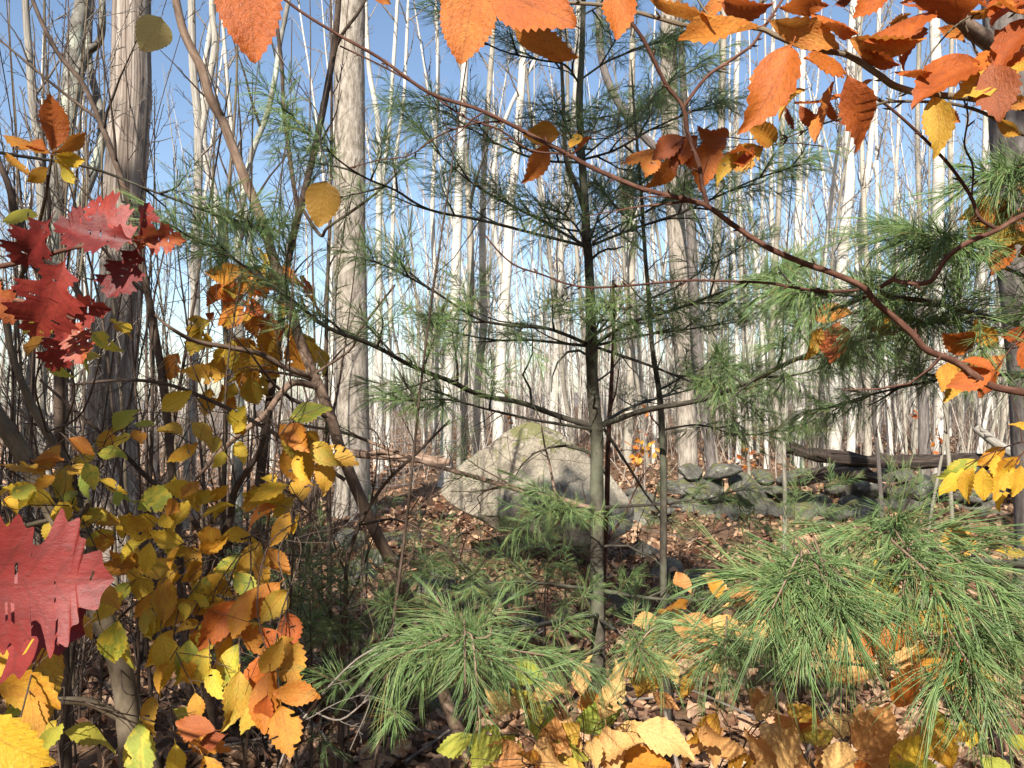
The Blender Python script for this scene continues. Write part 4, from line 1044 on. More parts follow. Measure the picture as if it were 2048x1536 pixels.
# pine shoots at the left in front of the snag: part of a third sapling out of frame
lbx = np.array((-1.75, 2.1, float(ground_z(-1.75, 2.1))))
pine4 = thing('pine_sapling', 'white pine with long thin bough crossing the silver dead trunk', 'pine', None, lbx)
mb = MB(); Pp = wander((0, 0, -.03), (0, 0, 1), 3.4, 8, .02, 0); mb.tube(Pp, np.linspace(.03, .006, len(Pp)), 10, .02); obj('trunk', mb.mesh('trunk', M['pine_bark']), pine4)
e4 = (1024 - 1.75 / 2.1 * F, 330, 2.1)
bough(pine4, lbx, [e4, (-80, 300, 2.1), (60, 315, 2.1), (180, 335, 2.15), (300, 380, 2.2), (420, 425, 2.25), (500, 455, 2.3)], .007, .003, 8, .16, mid_t, f0=.62, along=1)

# low pine seedlings in the litter
for k, (x, y, d) in enumerate([(600, 1110, 2.6), (680, 1160, 2.7), (560, 1090, 2.9), (960, 1060, 4.2), (1010, 1080, 4.0), (1060, 1065, 4.3), (1100, 1100, 3.9), (740, 1030, 4.4), (840, 1070, 4.2), (1130, 1120, 3.8), (640, 1060, 3.3),
                               (1500, 1030, 4.2), (1590, 1010, 4.4), (1570, 1070, 3.8), (1780, 960, 4.0), (1840, 990, 3.8), (1660, 970, 4.5), (900, 1110, 3.6), (700, 1240, 2.5), (620, 1200, 2.4)]):
    p = W(x, y, d); g = float(ground_z(p[0], d)); b0 = np.array((p[0], d, g))
    t = thing('pine_seedling', 'knee high pine seedling with dark green tufts growing in the leaf litter', 'seedling', 'pine seedlings in the leaf litter', b0)
    top = p - b0; Qs = smooth(np.array([(0, 0, -.02), top * .5 + rng.normal(size=3) * .02, top]), 4); mb = MB(); mb.tube(Qs, np.linspace(.006, .002, len(Qs)), 5)
    tl = [(top, np.array((0, 0, 1.0)))]
    for c in range(8):
        a = c * .8 + rng.random(); st = Qs[rng.integers(4, len(Qs))]; dv = np.array((math.cos(a), math.sin(a) - .3, rng.uniform(-.2, .5)))
        s1 = wander(st, dv, rng.uniform(.06, .2), 3, .1, 0); mb.tube(s1, np.linspace(.002, .0012, len(s1)), 3); tl.append((s1[-1], dv))
    st_o = obj('stem', mb.mesh('stem', M['pine_bark']), t)
    for q, T in tl: obj('needle_tuft', mid_t[rng.integers(5)], t, tuft_matrix(q - unit(T) * .04, T, rng.uniform(.75, 1.1), rng.normal()))

# ------------------------------------------------------------------ beech at the right: boughs with orange leaves
bb = np.array((1.62, 1.45, float(ground_z(1.62, 1.45))))
beech = thing('beech_sapling', 'young beech whose red brown boughs carry orange leaves over the pines', 'beech', None, bb)
mb = MB(); Pp = wander((0, 0, -.03), (0, 0, 1), 3.4, 8, .02, 0); mb.tube(Pp, np.linspace(.035, .012, len(Pp)), 10, .02); obj('trunk', mb.mesh('trunk', M['brown_bark']), beech)
ex = 1024 + 1.62 / 1.45 * F
def beech_bough(trs, name='bough', mat=None, twigs=0):
    o = None
    for k, (tr, w0, w1) in enumerate(trs):
        A = np.array([W(*p) for p in tr]) - bb; Q = smooth(A, 5); dm = np.mean([p[2] for p in tr])
        R = np.linspace(w0, w1, len(Q)) / F * dm / 2
        mb = MB(); mb.tube(Q, R, 8, .03)
        for c in range(len(Q) // 4):      # buds and knobs
            i = rng.integers(2, len(Q) - 1); dv = side_dir(Q[i] - Q[i - 1], .8); L = rng.uniform(.006, .016)
            mb.tube(np.array([Q[i], Q[i] + dv * (R[i] + L * .5), Q[i] + dv * (R[i] + L)]), np.array([.0012, .0018, .0004]), 5)
        if twigs: grow(mb, Q, R, 1, twigs, .12, (.5, 1.1), f0=.1, rmin=.0007, bend=.15)
        me = mb.mesh(name, mat or M['twig_red'])
        if k == 0: o = obj(name, me, beech)
        else: obj('side_branch', me, o)
    return o
beech_bough([([(ex, 860, 1.45), (2200, 810, 1.42), (2048, 785, 1.4), (1984, 772, 1.4), (1950, 751, 1.4), (1912, 724, 1.4), (1854, 700, 1.38), (1826, 669, 1.38), (1792, 638, 1.38), (1751, 604, 1.37), (1724, 573, 1.36), (1656, 543, 1.35), (1604, 525, 1.35), (1536, 495, 1.34), (1468, 451, 1.33), (1416, 413, 1.32), (1374, 400, 1.32), (1289, 379, 1.31), (1221, 352, 1.3),
                (1170, 328, 1.3), (1135, 308, 1.3), (1067, 273, 1.29), (1009, 243, 1.28), (947, 215, 1.28), (879, 195, 1.27), (835, 171, 1.26), (759, 116, 1.25), (674, 68, 1.24), (600, 22, 1.23), (540, -25, 1.22)], 17, 5),
             ([(1416, 413, 1.32), (1404, 370, 1.31), (1398, 330, 1.3), (1375, 265, 1.29), (1366, 215, 1.28), (1330, 165, 1.27), (1290, 85, 1.25), (1260, 40, 1.24), (1235, -10, 1.23)], 10, 7),
             ([(1366, 215, 1.28), (1412, 155, 1.27), (1455, 125, 1.26), (1502, 92, 1.25), (1526, 58, 1.24), (1568, -5, 1.23)], 7, 5),
             ([(1717, 580, 1.36), (1656, 583, 1.35), (1587, 575, 1.34), (1536, 566, 1.34), (1468, 563, 1.33), (1374, 561, 1.32), (1272, 570, 1.31), (1187, 575, 1.3), (1135, 568, 1.3), (1084, 549, 1.29), (1033, 532, 1.28), (999, 505, 1.27), (970, 470, 1.27)], 6, 3),
             ([(1009, 243, 1.28), (950, 247, 1.3), (880, 270, 1.32), (820, 310, 1.34), (760, 320, 1.36), (700, 335, 1.38)], 4, 2),
             ([(1135, 308, 1.3), (1060, 300, 1.3), (1000, 260, 1.29), (930, 235, 1.29), (850, 180, 1.28), (760, 130, 1.27), (680, 92, 1.26)], 4.5, 3.5),
             ([(1760, 575, 1.36), (1785, 560, 1.35), (1810, 565, 1.34), (1860, 563, 1.33), (1890, 520, 1.32), (1930, 488, 1.31), (1990, 462, 1.3), (2048, 430, 1.3), (2180, 380, 1.3)], 9, 10),
             ([(1994, 458, 1.3), (1960, 437, 1.3), (1943, 396, 1.3), (1922, 362, 1.3), (1888, 318, 1.29), (1826, 256, 1.28), (1775, 212, 1.27), (1740, 190, 1.26)], 8, 5),
             ([(1943, 396, 1.3), (1946, 335, 1.28), (1929, 290, 1.27), (1936, 232, 1.26), (1925, 191, 1.25), (1915, 143, 1.24)], 4, 3)], twigs=4)
top = beech_bough([([(ex, 330, 1.45), (2200, 260, 1.3), (2048, 215, 1.2), (1930, 195, 1.15), (1850, 188, 1.13), (1790, 172, 1.12), (1758, 150, 1.1), (1700, 112, 1.1), (1649, 102, 1.1), (1594, 89, 1.1), (1553, 72, 1.1), (1519, 57, 1.1), (1450, 52, 1.1), (1374, 51, 1.1), (1323, 38, 1.1), (1272, 24, 1.1), (1204, 10, 1.1), (1091, 3, 1.1), (990, -8, 1.1)], 16, 6),
             ([(1400, 55, 1.1), (1440, 45, 1.1), (1490, 28, 1.1), (1540, -5, 1.1)], 5, 3),
             ([(2048, 270, 1.2), (1980, 232, 1.17), (1936, 215, 1.15), (1881, 205, 1.14), (1792, 203, 1.12), (1758, 208, 1.1), (1700, 230, 1.1), (1640, 250, 1.12), (1560, 280, 1.15)], 8, 3),
             ([(2060, 30, 1.15), (1990, 20, 1.13), (1920, 45, 1.12), (1860, 110, 1.11), (1840, 165, 1.12)], 4, 3)], mat=M['olive_bark'], twigs=3)
for key, b, tip, d, dd, roll, wid in [
    ('lf_orange', (1540, 42), (1682, 92), 1.08, -.02, .3, .8), ('lf_orange', (1700, 78), (1845, 105), 1.08, -.02, .5, .9), ('lf_orange', (1583, 92), (1512, 234), 1.05, -.03, .3, 1.1), ('lf_orange', (1695, 152), (1744, 294), 1.04, .02, -.2, 1.0),
    ('lf_gold', (1868, 193), (1888, 294), 1.06, -.02, .1, 1.15), ('lf_rust', (1985, 128), (2002, 236), 1.05, -.02, .1, 1.4), ('lf_orange', (1620, 25), (1732, 47), 1.1, -.06, 1.05, .9), ('lf_orange', (1872, 20), (1728, 46), 1.1, -.05, -1.05, .9),
    ('lf_orange', (1972, 0), (1868, 36), 1.1, -.05, -1.1, .9), ('lf_orange', (2062, 12), (1968, 46), 1.1, -.04, .5, 1), ('lf_orange', (2062, 52), (1984, 102), 1.08, -.04, .4, 1), ('lf_gold', (2046, 126), (1938, 154), 1.08, -.05, 1.1, 1),
    ('lf_orange', (1958, 128), (1828, 172), 1.08, -.04, .7, 1), ('lf_orange', (1690, 150), (1612, 112), 1.08, -.05, .9, 1), ('lf_orange', (1715, 98), (1792, 136), 1.1, -.04, .8, 1), ('lf_orange', (1790, 144), (1872, 130), 1.1, -.05, 1.0, 1),
    ('lf_orange', (1668, 163), (1650, 292), 1.08, 0, 1.1, .7), ('lf_orange', (1600, 212), (1632, 260), 1.12, 0, .2, 1), ('lf_rust', (1572, 215), (1588, 262), 1.14, 0, .8, 1), ('lf_orange', (1655, 200), (1672, 250), 1.12, 0, .6, 1),
    ('lf_orange', (1890, 215), (1930, 245), 1.1, -.03, .6, 1), ('lf_gold', (1995, 235), (2050, 270), 1.1, -.03, .6, 1), ('lf_orange', (1515, 55), (1345, 106), 1.07, -.03, .75, .75), ('lf_orange', (1300, -6), (1428, 40), 1.08, -.05, .9, .8),
    ('lf_orange', (1445, 5), (1530, 30), 1.1, -.05, .6, 1), ('lf_orange', (1560, 15), (1640, 20), 1.12, -.05, .8, 1), ('lf_orange', (1252, -35), (1226, 90), 1.0, 0, .2, 1.15), ('lf_orange', (1790, -20), (1700, 50), 1.15, 0, .6, 1),
    ('lf_orange', (1855, 60), (1790, 100), 1.12, -.02, .6, 1), ('lf_orange', (2055, 95), (1960, 130), 1.1, -.05, .8, 1), ('lf_orange', (2060, -10), (1985, 12), 1.12, -.05, .9, 1), ('lf_orange', (1905, 150), (1850, 190), 1.12, 0, .4, 1),
    ('lf_orange', (1745, 160), (1700, 190), 1.12, 0, .9, 1), ('lf_gold', (1610, 180), (1540, 215), 1.15, 0, .9, 1), ('lf_orange', (1690, 190), (1600, 235), 1.14, 0, 1.0, 1), ('lf_orange', (1470, -10), (1400, 25), 1.12, 0, .7, 1),
    ('lf_orange', (1990, 60), (2060, 120), 1.14, 0, .3, 1), ('lf_orange', (2000, 200), (2070, 210), 1.12, -.03, .3, 1), ('lf_orange', (1830, 5), (1780, -30), 1.15, 0, .3, 1), ('lf_orange', (1930, 85), (1870, 60), 1.14, 0, .7, 1),
    ('lf_orange', (1770, 60), (1810, 20), 1.16, 0, .6, 1), ('lf_rust', (1670, 10), (1720, -20), 1.15, 0, .5, 1), ('lf_orange', (1935, 20), (2000, 35), 1.14, -.05, .9, 1)]:
    leaf_px(top, bb, key, b, tip, d, dd, roll * 1.25, None, wid * .88)
for key, b, tip, d, dd, roll, wid in [('lf_big', (950, -25), (920, 122), .86, 0, .25, 1.15), ('lf_big', (990, -18), (1150, 40), .84, -.03, -.45, .95), ('lf_big', (1030, 38), (1148, 122), .88, -.02, .9, .8), ('lf_big', (880, -30), (985, 40), .9, 0, .4, .8),
                                      ('lf_big', (492, -75), (508, 118), .84, 0, .15, 1.0), ('lf_big', (745, -20), (780, 8), .9, 0, .3, .8)]:
    leaf_px(top, bb, key, b, tip, d, dd, roll, 0, wid)
obj('twig', twig_mesh(np.array([W(990, -8, 1.1), W(930, -40, .95), W(700, -60, .88), W(500, -78, .84)]) - bb, .0025, .0015, 5, M['twig_red']), top)
# oranges caught between the pine needles and at the right edge
for tip3, n, L, keys in [(W(1100, 282, 2.2), 4, .13, ['lf_orange', 'lf_gold']), (W(1360, 280, 2.1), 7, .12, ['lf_orange', 'lf_rust']), (W(1480, 300, 2.1), 6, .12, ['lf_orange', 'lf_gold']), (W(1310, 300, 2.2), 4, .12, ['lf_orange']),
                         (W(1985, 420, 1.5), 6, .09, ['lf_gold', 'lf_orange']), (W(2030, 480, 1.5), 6, .09, ['lf_gold', 'lf_orange']), (W(1900, 720, 1.55), 5, .09, ['lf_orange', 'lf_gold']), (W(1990, 740, 1.5), 4, .09, ['lf_orange']), (W(1650, 650, 1.9), 5, .1, ['lf_gold', 'lf_orange']),
                         (W(1930, 930, 1.5), 4, .085, ['lf_yellow']), (W(2030, 925, 1.45), 4, .085, ['lf_yellow'])]:
    spray(beech, bb, tip3 + np.array((.28, .12, .05)), tip3, n, L, keys[0], M['twig_red'], up=.3, hang=.7, keys=keys)
leaf_px(beech, bb, 'lf_yellow', (1965, 935), (1968, 1003), 1.35, 0, .1, 0); leaf_px(beech, bb, 'lf_yellow', (1945, 935), (1922, 1002), 1.36, 0, .7, 1); leaf_px(beech, bb, 'lf_yellow', (2042, 930), (2030, 995), 1.35, 0, -.5, 0)
leaf_px(beech, bb, 'lf_orange', (1985, 745), (1897, 772), 1.4, 0, .3, 0); leaf_px(beech, bb, 'lf_orange', (1985, 740), (1930, 712), 1.4, 0, 1.0, 1)

# ------------------------------------------------------------------ leaning brown sapling and its gold leaves
SD = 3.0
lean, lq, lbs = stem_thing('leaning_sapling', 'smooth tan brown sapling slanting up past the forked sapling with gold leaves', 'sapling',
    [[(960, 1545, 3.05, 26), (913, 1455, 3.05, 26), (825, 1220, 3.0, 25), (790, 1140, 3.0, 24), (740, 1040, 3.0, 24), (684, 908, 3.0, 23), (666, 847, 3.0, 22), (643, 785, 3.0, 22), (625, 744, 3.0, 21), (598, 676, 3.0, 21), (578, 608, 3.0, 20),
      (560, 555, 3.0, 20), (543, 505, 3.0, 20), (533, 468, 3.0, 20), (509, 403, 3.0, 20), (485, 345, 3.0, 20), (465, 294, 3.0, 19), (444, 239, 3.0, 19), (420, 195, 3.0, 19), (403, 137, 3.0, 18), (369, 68, 3.0, 17), (352, 0, 3.0, 16), (330, -120, 3.0, 14), (300, -300, 3.0, 8)],
     [(640, 775, 3.0, 14), (590, 765, 2.9, 14), (560, 790, 2.85, 13), (530, 830, 2.8, 12), (490, 860, 2.8, 11), (440, 905, 2.8, 9), (390, 960, 2.8, 6)],
     [(630, 755, 3.0, 13), (570, 735, 2.9, 12), (520, 708, 2.8, 11), (460, 695, 2.7, 10), (390, 682, 2.6, 9), (340, 655, 2.5, 7), (310, 630, 2.5, 4)],
     [(625, 750, 3.0, 6), (700, 700, 2.9, 5), (720, 660, 2.8, 5), (790, 570, 2.7, 4)]],
    M['brown_bark'], n_br=7, len_f=.14, sides=12, twig_mat=M['twig_dark'])
fork, fq, fbs = stem_thing('forked_sapling', 'dark brown sapling forking in two upward beside the mustard leaf', 'sapling',
    [[(520, 960, 3.5, 20), (545, 760, 3.5, 17), (562, 640, 3.5, 16), (570, 560, 3.5, 15), (578, 513, 3.5, 15), (595, 437, 3.5, 15), (615, 359, 3.5, 14), (639, 256, 3.5, 14), (667, 103, 3.5, 13), (677, 0, 3.5, 12), (690, -200, 3.5, 8)],
     [(595, 420, 3.5, 9), (581, 325, 3.5, 9), (567, 212, 3.5, 8), (564, 137, 3.5, 8), (553, 34, 3.5, 7), (545, -100, 3.5, 5)],
     [(600, 410, 3.5, 7), (640, 470, 3.5, 7), (655, 455, 3.45, 6), (700, 425, 3.4, 6), (760, 380, 3.3, 5), (800, 340, 3.3, 4)],
     [(667, 103, 3.5, 8), (690, 60, 3.5, 7), (720, 20, 3.5, 6), (760, -60, 3.5, 4)]],
    M['twig_dark'], n_br=8, len_f=.16)
leaf_px(fork, fbs, 'lf_mustard', (652, 362), (636, 455), 1.7, .02, .1, 0)
obj('twig', twig_mesh(np.array([W(667, 110, 3.5), W(640, 250, 2.4), W(655, 330, 1.75), W(652, 352, 1.7)]) - fbs, .003, .001, 4, M['twig_dark']), fork)
for (x, y, d, n) in [(450, 560, 3.3, 5), (500, 545, 3.3, 5), (540, 530, 3.3, 4), (470, 600, 3.3, 5), (430, 620, 3.3, 4), (560, 600, 3.3, 4), (600, 590, 3.3, 3), (520, 620, 3.3, 4)]:
    spray(lean, lbs, W(560 + rng.normal() * 10, y + 30, 3.0), W(x, y, d + rng.normal() * .12), n, .155, 'lf_gold', M['twig_dark'], up=.3, hang=.4, keys=['lf_gold', 'lf_orange'])
for (x, y, d, n) in [(440, 700, 3.3, 4), (500, 700, 3.3, 4), (470, 760, 3.3, 4), (420, 770, 3.3, 3), (540, 660, 3.3, 4), (600, 660, 3.3, 3), (640, 690, 3.3, 3), (530, 740, 3.3, 3), (410, 660, 3.3, 3), (360, 700, 3.3, 2)]:
    spray(lean, lbs, W(520 + rng.normal() * 30, y - 40, 2.95), W(x, y, d + rng.normal() * .12), n, .15, 'lf_gold', M['twig_dark'], up=.1, hang=1.2, keys=['lf_gold', 'lf_yellow', 'lf_gold'])

# ------------------------------------------------------------------ yellow leaved beech shrubs, lower left
y1, yq, ybs = stem_thing('beech_shrub', 'thick leaning olive brown shrub stem with yellow leaves behind the biggest red leaf', 'shrub',
    [[(265, 1560, 1.9, 48), (258, 1450, 1.9, 46), (240, 1330, 1.9, 42), (190, 1200, 1.9, 40), (140, 1085, 1.9, 38), (90, 990, 1.9, 36), (40, 900, 1.9, 34), (0, 840, 1.9, 32), (-60, 740, 1.9, 26), (-120, 600, 1.9, 20)],
     [(120, 1050, 1.9, 14), (150, 1040, 1.85, 15), (172, 1015, 1.8, 14), (176, 1000, 1.8, 12)],
     [(110, 1040, 1.9, 12), (60, 1050, 1.85, 11), (0, 1068, 1.8, 9), (-60, 1075, 1.8, 7)],
     [(250, 1440, 1.9, 18), (180, 1405, 1.85, 17), (100, 1400, 1.8, 14), (40, 1380, 1.8, 10)]],
    M['olive_bark'], n_br=3, len_f=.25, sides=12, twig_mat=M['twig_dark'])
y2, yq2, ybs2 = stem_thing('beech_shrub', 'thin grey green shrub stem carrying yellow leaves below the red oak leaves', 'shrub',
    [[(300, 1500, 2.3, 26), (215, 1240, 2.3, 22), (190, 1120, 2.3, 21), (165, 1030, 2.3, 20), (130, 930, 2.3, 19), (85, 850, 2.3, 17), (50, 780, 2.3, 15), (20, 690, 2.3, 12), (0, 560, 2.3, 9)]],
    M['olive_bark'], n_br=4, len_f=.2, twig_mat=M['twig_dark'])
y3, yq3, ybs3 = stem_thing('beech_shrub', 'dark many twigged shrub with gold leaves under the leaning brown sapling', 'shrub',
    [[(420, 1420, 2.2, 22), (400, 1250, 2.2, 20), (430, 1110, 2.2, 18), (460, 1040, 2.2, 16), (470, 980, 2.2, 14), (520, 900, 2.2, 10), (540, 820, 2.2, 6)],
     [(430, 1110, 2.2, 12), (370, 1020, 2.2, 12), (300, 960, 2.2, 11), (240, 900, 2.2, 9), (160, 830, 2.2, 7), (80, 760, 2.2, 5)],
     [(690, 960, 2.4, 8), (600, 900, 2.35, 8), (520, 850, 2.3, 8), (430, 805, 2.3, 8), (340, 770, 2.25, 7), (250, 760, 2.2, 6), (140, 770, 2.2, 5)],
     [(235, 1240, 2.0, 6), (300, 1180, 2.0, 6), (400, 1110, 2.0, 5), (480, 1080, 2.0, 5), (590, 1045, 2.0, 4), (640, 1010, 2.0, 3)]],
    M['twig_dark'], n_br=9, len_f=.18)
def near_pt(qs, base, p):
    A = np.vstack([q[:, :3] for q in qs]) + base
    return A[np.argmin(np.linalg.norm(A - p, axis=1) + rng.random(len(A)) * .1)]
def leafy(t, qs, base, lst, L, keys, up=.4, hang=.35):
    for (x, y, d, n) in lst:
        if n > 3: n = n - 1
        p = W(x, y, d); s = near_pt(qs, base, p)
        if np.linalg.norm(p - s) < .12: s = s + (s - p) * .8
        spray(t, base, s, p, n, L, keys[0], M['twig_dark'], up=up, hang=hang, keys=keys)
Yk = ['lf_yellow', 'lf_yellow', 'lf_yellow', 'lf_gold']
leafy(y2, yq2, ybs2, [(60, 930, 1.7, 4), (30, 970, 1.6, 4), (110, 950, 1.7, 4), (170, 920, 1.7, 3), (200, 930, 1.8, 4), (60, 1010, 1.6, 5), (20, 1040, 1.55, 4), (120, 1000, 1.8, 4), (230, 980, 1.8, 4), (270, 1010, 1.85, 5), (250, 860, 2.0, 4), (320, 850, 2.0, 5), (380, 840, 2.0, 4), (200, 1060, 1.9, 4), (180, 660, 1.7, 3), (230, 640, 1.7, 3), (100, 650, 1.7, 2)], .088, Yk + Yk + ['lf_lime'], .5, .3)
leafy(y3, yq3, ybs3, [(400, 880, 2.0, 4), (450, 900, 2.0, 4), (350, 950, 1.95, 4), (400, 960, 1.95, 4), (330, 1010, 1.9, 5), (400, 1030, 1.95, 4), (460, 1000, 2.0, 4), (300, 1070, 1.85, 5), (360, 1090, 1.85, 5), (270, 1130, 1.8, 5), (340, 1150, 1.8, 5), (420, 1150, 1.85, 4), (250, 1180, 1.75, 5), (300, 1210, 1.75, 5), (370, 1200, 1.75, 5), (450, 1190, 1.8, 4), (320, 1260, 1.7, 5), (380, 1270, 1.7, 5), (440, 1250, 1.75, 5), (340, 1320, 1.65, 4), (420, 1330, 1.65, 5), (480, 1280, 1.75, 4), (390, 1380, 1.6, 4)], .088, Yk, .3, .6)
leafy(y3, yq3, ybs3, [(540, 960, 2.0, 5), (580, 970, 2.0, 4), (560, 1010, 1.95, 4), (620, 880, 2.1, 4), (600, 900, 2.1, 4), (640, 910, 2.15, 3), (580, 840, 2.1, 4), (530, 1100, 1.95, 3)], .105, ['lf_gold', 'lf_gold', 'lf_yellow'], .2, .6)
leafy(y3, yq3, ybs3, [(520, 1380, 1.5, 5), (560, 1400, 1.45, 5), (480, 1330, 1.55, 4), (540, 1330, 1.5, 3)], .115, ['lf_gold', 'lf_orange'], .2, .7)
leafy(y1, yq, ybs, [(60, 1390, 1.2, 3), (200, 1250, 1.5, 3), (30, 1480, 1.1, 2), (120, 1450, 1.5, 4), (350, 1480, 1.6, 4), (400, 1500, 1.55, 4), (100, 1290, 1.5, 3)], .11, ['lf_yellow', 'lf_lime', 'lf_gold'], .4, .5)
for key, b, tip, d, roll in [('lf_yellow', (235, 1240), (215, 1335), 1.45, .1), ('lf_yellow', (-10, 1360), (115, 1402), 1.2, .4), ('lf_yellow', (-60, 1440), (90, 1545), 1.0, .2), ('lf_yellow', (300, 1085), (290, 1150), 1.6, .2),
                             ('lf_orange', (545, 1385), (637, 1390), 1.45, .5), ('lf_orange', (535, 1390), (520, 1460), 1.45, .2), ('lf_gold', (520, 1345), (568, 1285), 1.5, .2), ('lf_rust', (430, 1460), (340, 1450), 1.5, .4), ('lf_rust', (450, 1470), (390, 1500), 1.5, .3)]:
    leaf_px(y1, ybs, key, b, tip, d, 0, roll)
# pale leaf high at left hangs from the leaning sapling's twig
leaf_px(lean, lbs, 'lf_pale', (322, 34), (285, 104), 2.1, .02, -.25, 0, 1.0)
obj('twig', twig_mesh(np.array([W(352, -10, 3.0), W(375, -60, 2.6), W(345, -30, 2.15), W(324, 28, 2.1)]) - lbs, .003, .001, 4, M['twig_dark']), lean)

# ------------------------------------------------------------------ red oak at the left edge
ob = np.array((-1.05, 1.15, float(ground_z(-1.05, 1.15))))
oak = thing('oak_sapling', 'young red oak with lobed red leaves in front of the silver dead trunk', 'oak', None, ob)
mb = MB(); Pp = wander((0, 0, -.03), (0, 0, 1), 2.2, 8, .02, 0); mb.tube(Pp, np.linspace(.018, .006, len(Pp)), 9, .02)
obj('stem', mb.mesh('stem', M['twig_dark']), oak)
for tr in ([(-360, 560, 1.15), (-60, 540, 1.1), (60, 520, 1.08), (150, 495, 1.05), (265, 480, 1.05)], [(-360, 640, 1.15), (-40, 600, 1.1), (80, 610, 1.05), (150, 640, 1.05)], [(-360, 1180, 1.15), (-200, 1170, .8), (-120, 1165, .66)]):
    obj('twig', twig_mesh(np.array([W(*p) for p in tr]) - ob, .005, .002, 6, M['twig_red']), oak)
for b, tip, d, roll, v, wid in [((265, 490), (148, 368), 1.02, .25, 0, 1.0), ((265, 480), (95, 468), 1.0, .35, 2, .9), ((100, 440), (12, 560), 1.05, .5, 1, 1.1), ((130, 520), (50, 712), .98, .2, 0, 1.05), ((275, 495), (225, 622), 1.04, .3, 2, 1.0), ((262, 482), (372, 474), 1.05, .4, 1, .9),
                                ((140, 640), (190, 745), 1.05, .3, 2, 1.0), ((135, 650), (90, 765), 1.08, .4, 0, .9), ((80, 600), (132, 628), 1.02, .5, 1, 1.0), ((80, 610), (215, 640), 1.1, 1.0, 1, .9), ((-20, 560), (30, 660), 1.0, .3, 0, 1), ((270, 480), (320, 400), 1.1, .9, 1, .8),
                                ((-130, 1175), (208, 1160), .64, .12, 4, 1.12), ((-110, 1200), (178, 1275), .70, -.3, 5, 1.1)]:
    if d > .9: tip = (b[0] + (tip[0] - b[0]) * .84, b[1] + (tip[1] - b[1]) * .84)
    leaf_px(oak, ob, 'lf_red', b, tip, d, 0, roll, v, wid)
# orange to yellow rosette above
for b, tip, key, roll in [((105, 300), (103, 195), 'lf_orange', .35), ((108, 305), (168, 258), 'lf_orange', .9), ((95, 300), (40, 270), 'lf_orange', .4), ((100, 305), (5, 298), 'lf_gold', 1.1), ((110, 310), (178, 318), 'lf_yellow', .7), ((95, 335), (55, 370), 'lf_yellow', .3), ((125, 335), (148, 368), 'lf_yellow', .2), ((110, 320), (165, 345), 'lf_yellow', .9), ((60, 350), (0, 320), 'lf_gold', 1.1), ((75, 430), (0, 440), 'lf_lime', .9)]:
    leaf_px(y1, ybs, key, b, tip, 1.35, 0, roll)
obj('twig', twig_mesh(np.array([W(-60, 740, 1.9), W(40, 560, 1.6), W(85, 420, 1.4), W(105, 305, 1.35)]) - ybs, .006, .0018, 6, M['twig_dark']), y1)

# ------------------------------------------------------------------ thicket of leafless shrubs at the left
TH_L = 'leafless dark shrub in the thicket around the silver dead trunk'; TH_G = 'leafless shrubs of the thicket'
for k in range(64):
    d = rng.uniform(3.0, 9.0); x0 = rng.uniform(-20, 660); H = rng.uniform(150, 700) if k % 2 else rng.uniform(700, 1300)
    yb = HOR + CAMZ * F / d
    lean_x = rng.normal() * 90
    n = 5; tr = []
    w = rng.uniform(.012, .035) / d * F
    for i in range(n + 1):
        f = i / n; tr.append((x0 + lean_x * f ** 1.3 + rng.normal() * 12 * f, yb - 10 - (H + yb - 850) * f, d + .2 * rng.normal() * f, max(2.0, w * (1 - .8 * f))))
    stem_thing('thicket_shrub', TH_L, 'shrub', [tr], M['twig_dark'] if k % 3 else M['olive_bark'], group=TH_G, n_br=11, len_f=.24, f0=.12, sides=7, rmin=.0025, levels=3 if k % 3 == 0 else 2, twig_mat=M['twig_dark'] if k % 2 else M['twig_grey'])
for k in range(15):
    d = rng.uniform(2.0, 3.4); x0 = rng.uniform(20, 760); yb = HOR + CAMZ * F / d; H = rng.uniform(500, 1150); w = rng.uniform(.008, .016) / d * F; lx = rng.normal() * 160
    tr = [(x0 + lx * (i / 5) ** 1.3 + rng.normal() * 14 * i / 5, yb - 10 - (H + yb - 1100) * i / 5, d, max(1.6, w * (1 - .8 * i / 5))) for i in range(6)]
    stem_thing('thin_shrub', 'thin leafless shrub standing in front of the leaning brown sapling and snag', 'shrub', [tr], M['twig_dark'], group='thin leafless shrubs in front', n_br=10, len_f=.26, f0=.15, sides=6, rmin=.0013, levels=2, ang=(.4, .9))
for k in range(46):
    d = rng.uniform(2.7, 7.5); x0 = rng.uniform(-20, 960) if k % 4 else rng.uniform(880, 1300); yb = HOR + CAMZ * F / d; H = rng.uniform(.5, 1.3) / d * F; w = rng.uniform(.006, .014) / d * F; lx = rng.normal() * 170
    if 860 < x0 < 1300: d = max(d, 4.2); yb = HOR + CAMZ * F / d; H *= .6
    tr = [(x0 + lx * (i / 5) ** 1.2 + rng.normal() * 10 * i / 5, yb - 6 - H * (i / 5) * (1.25 - .25 * i / 5), d + rng.normal() * .1, max(1.4, w * (1 - .75 * i / 5))) for i in range(6)]
    stem_thing('bramble', 'low tangled leafless bramble around the boulder and the thicket feet', 'shrub', [tr], M['twig_dark'] if k % 3 else M['twig_red'], group='low brambles', n_br=9, len_f=.5, f0=.08, sides=5, rmin=.0016, levels=2, ang=(.5, 1.3))
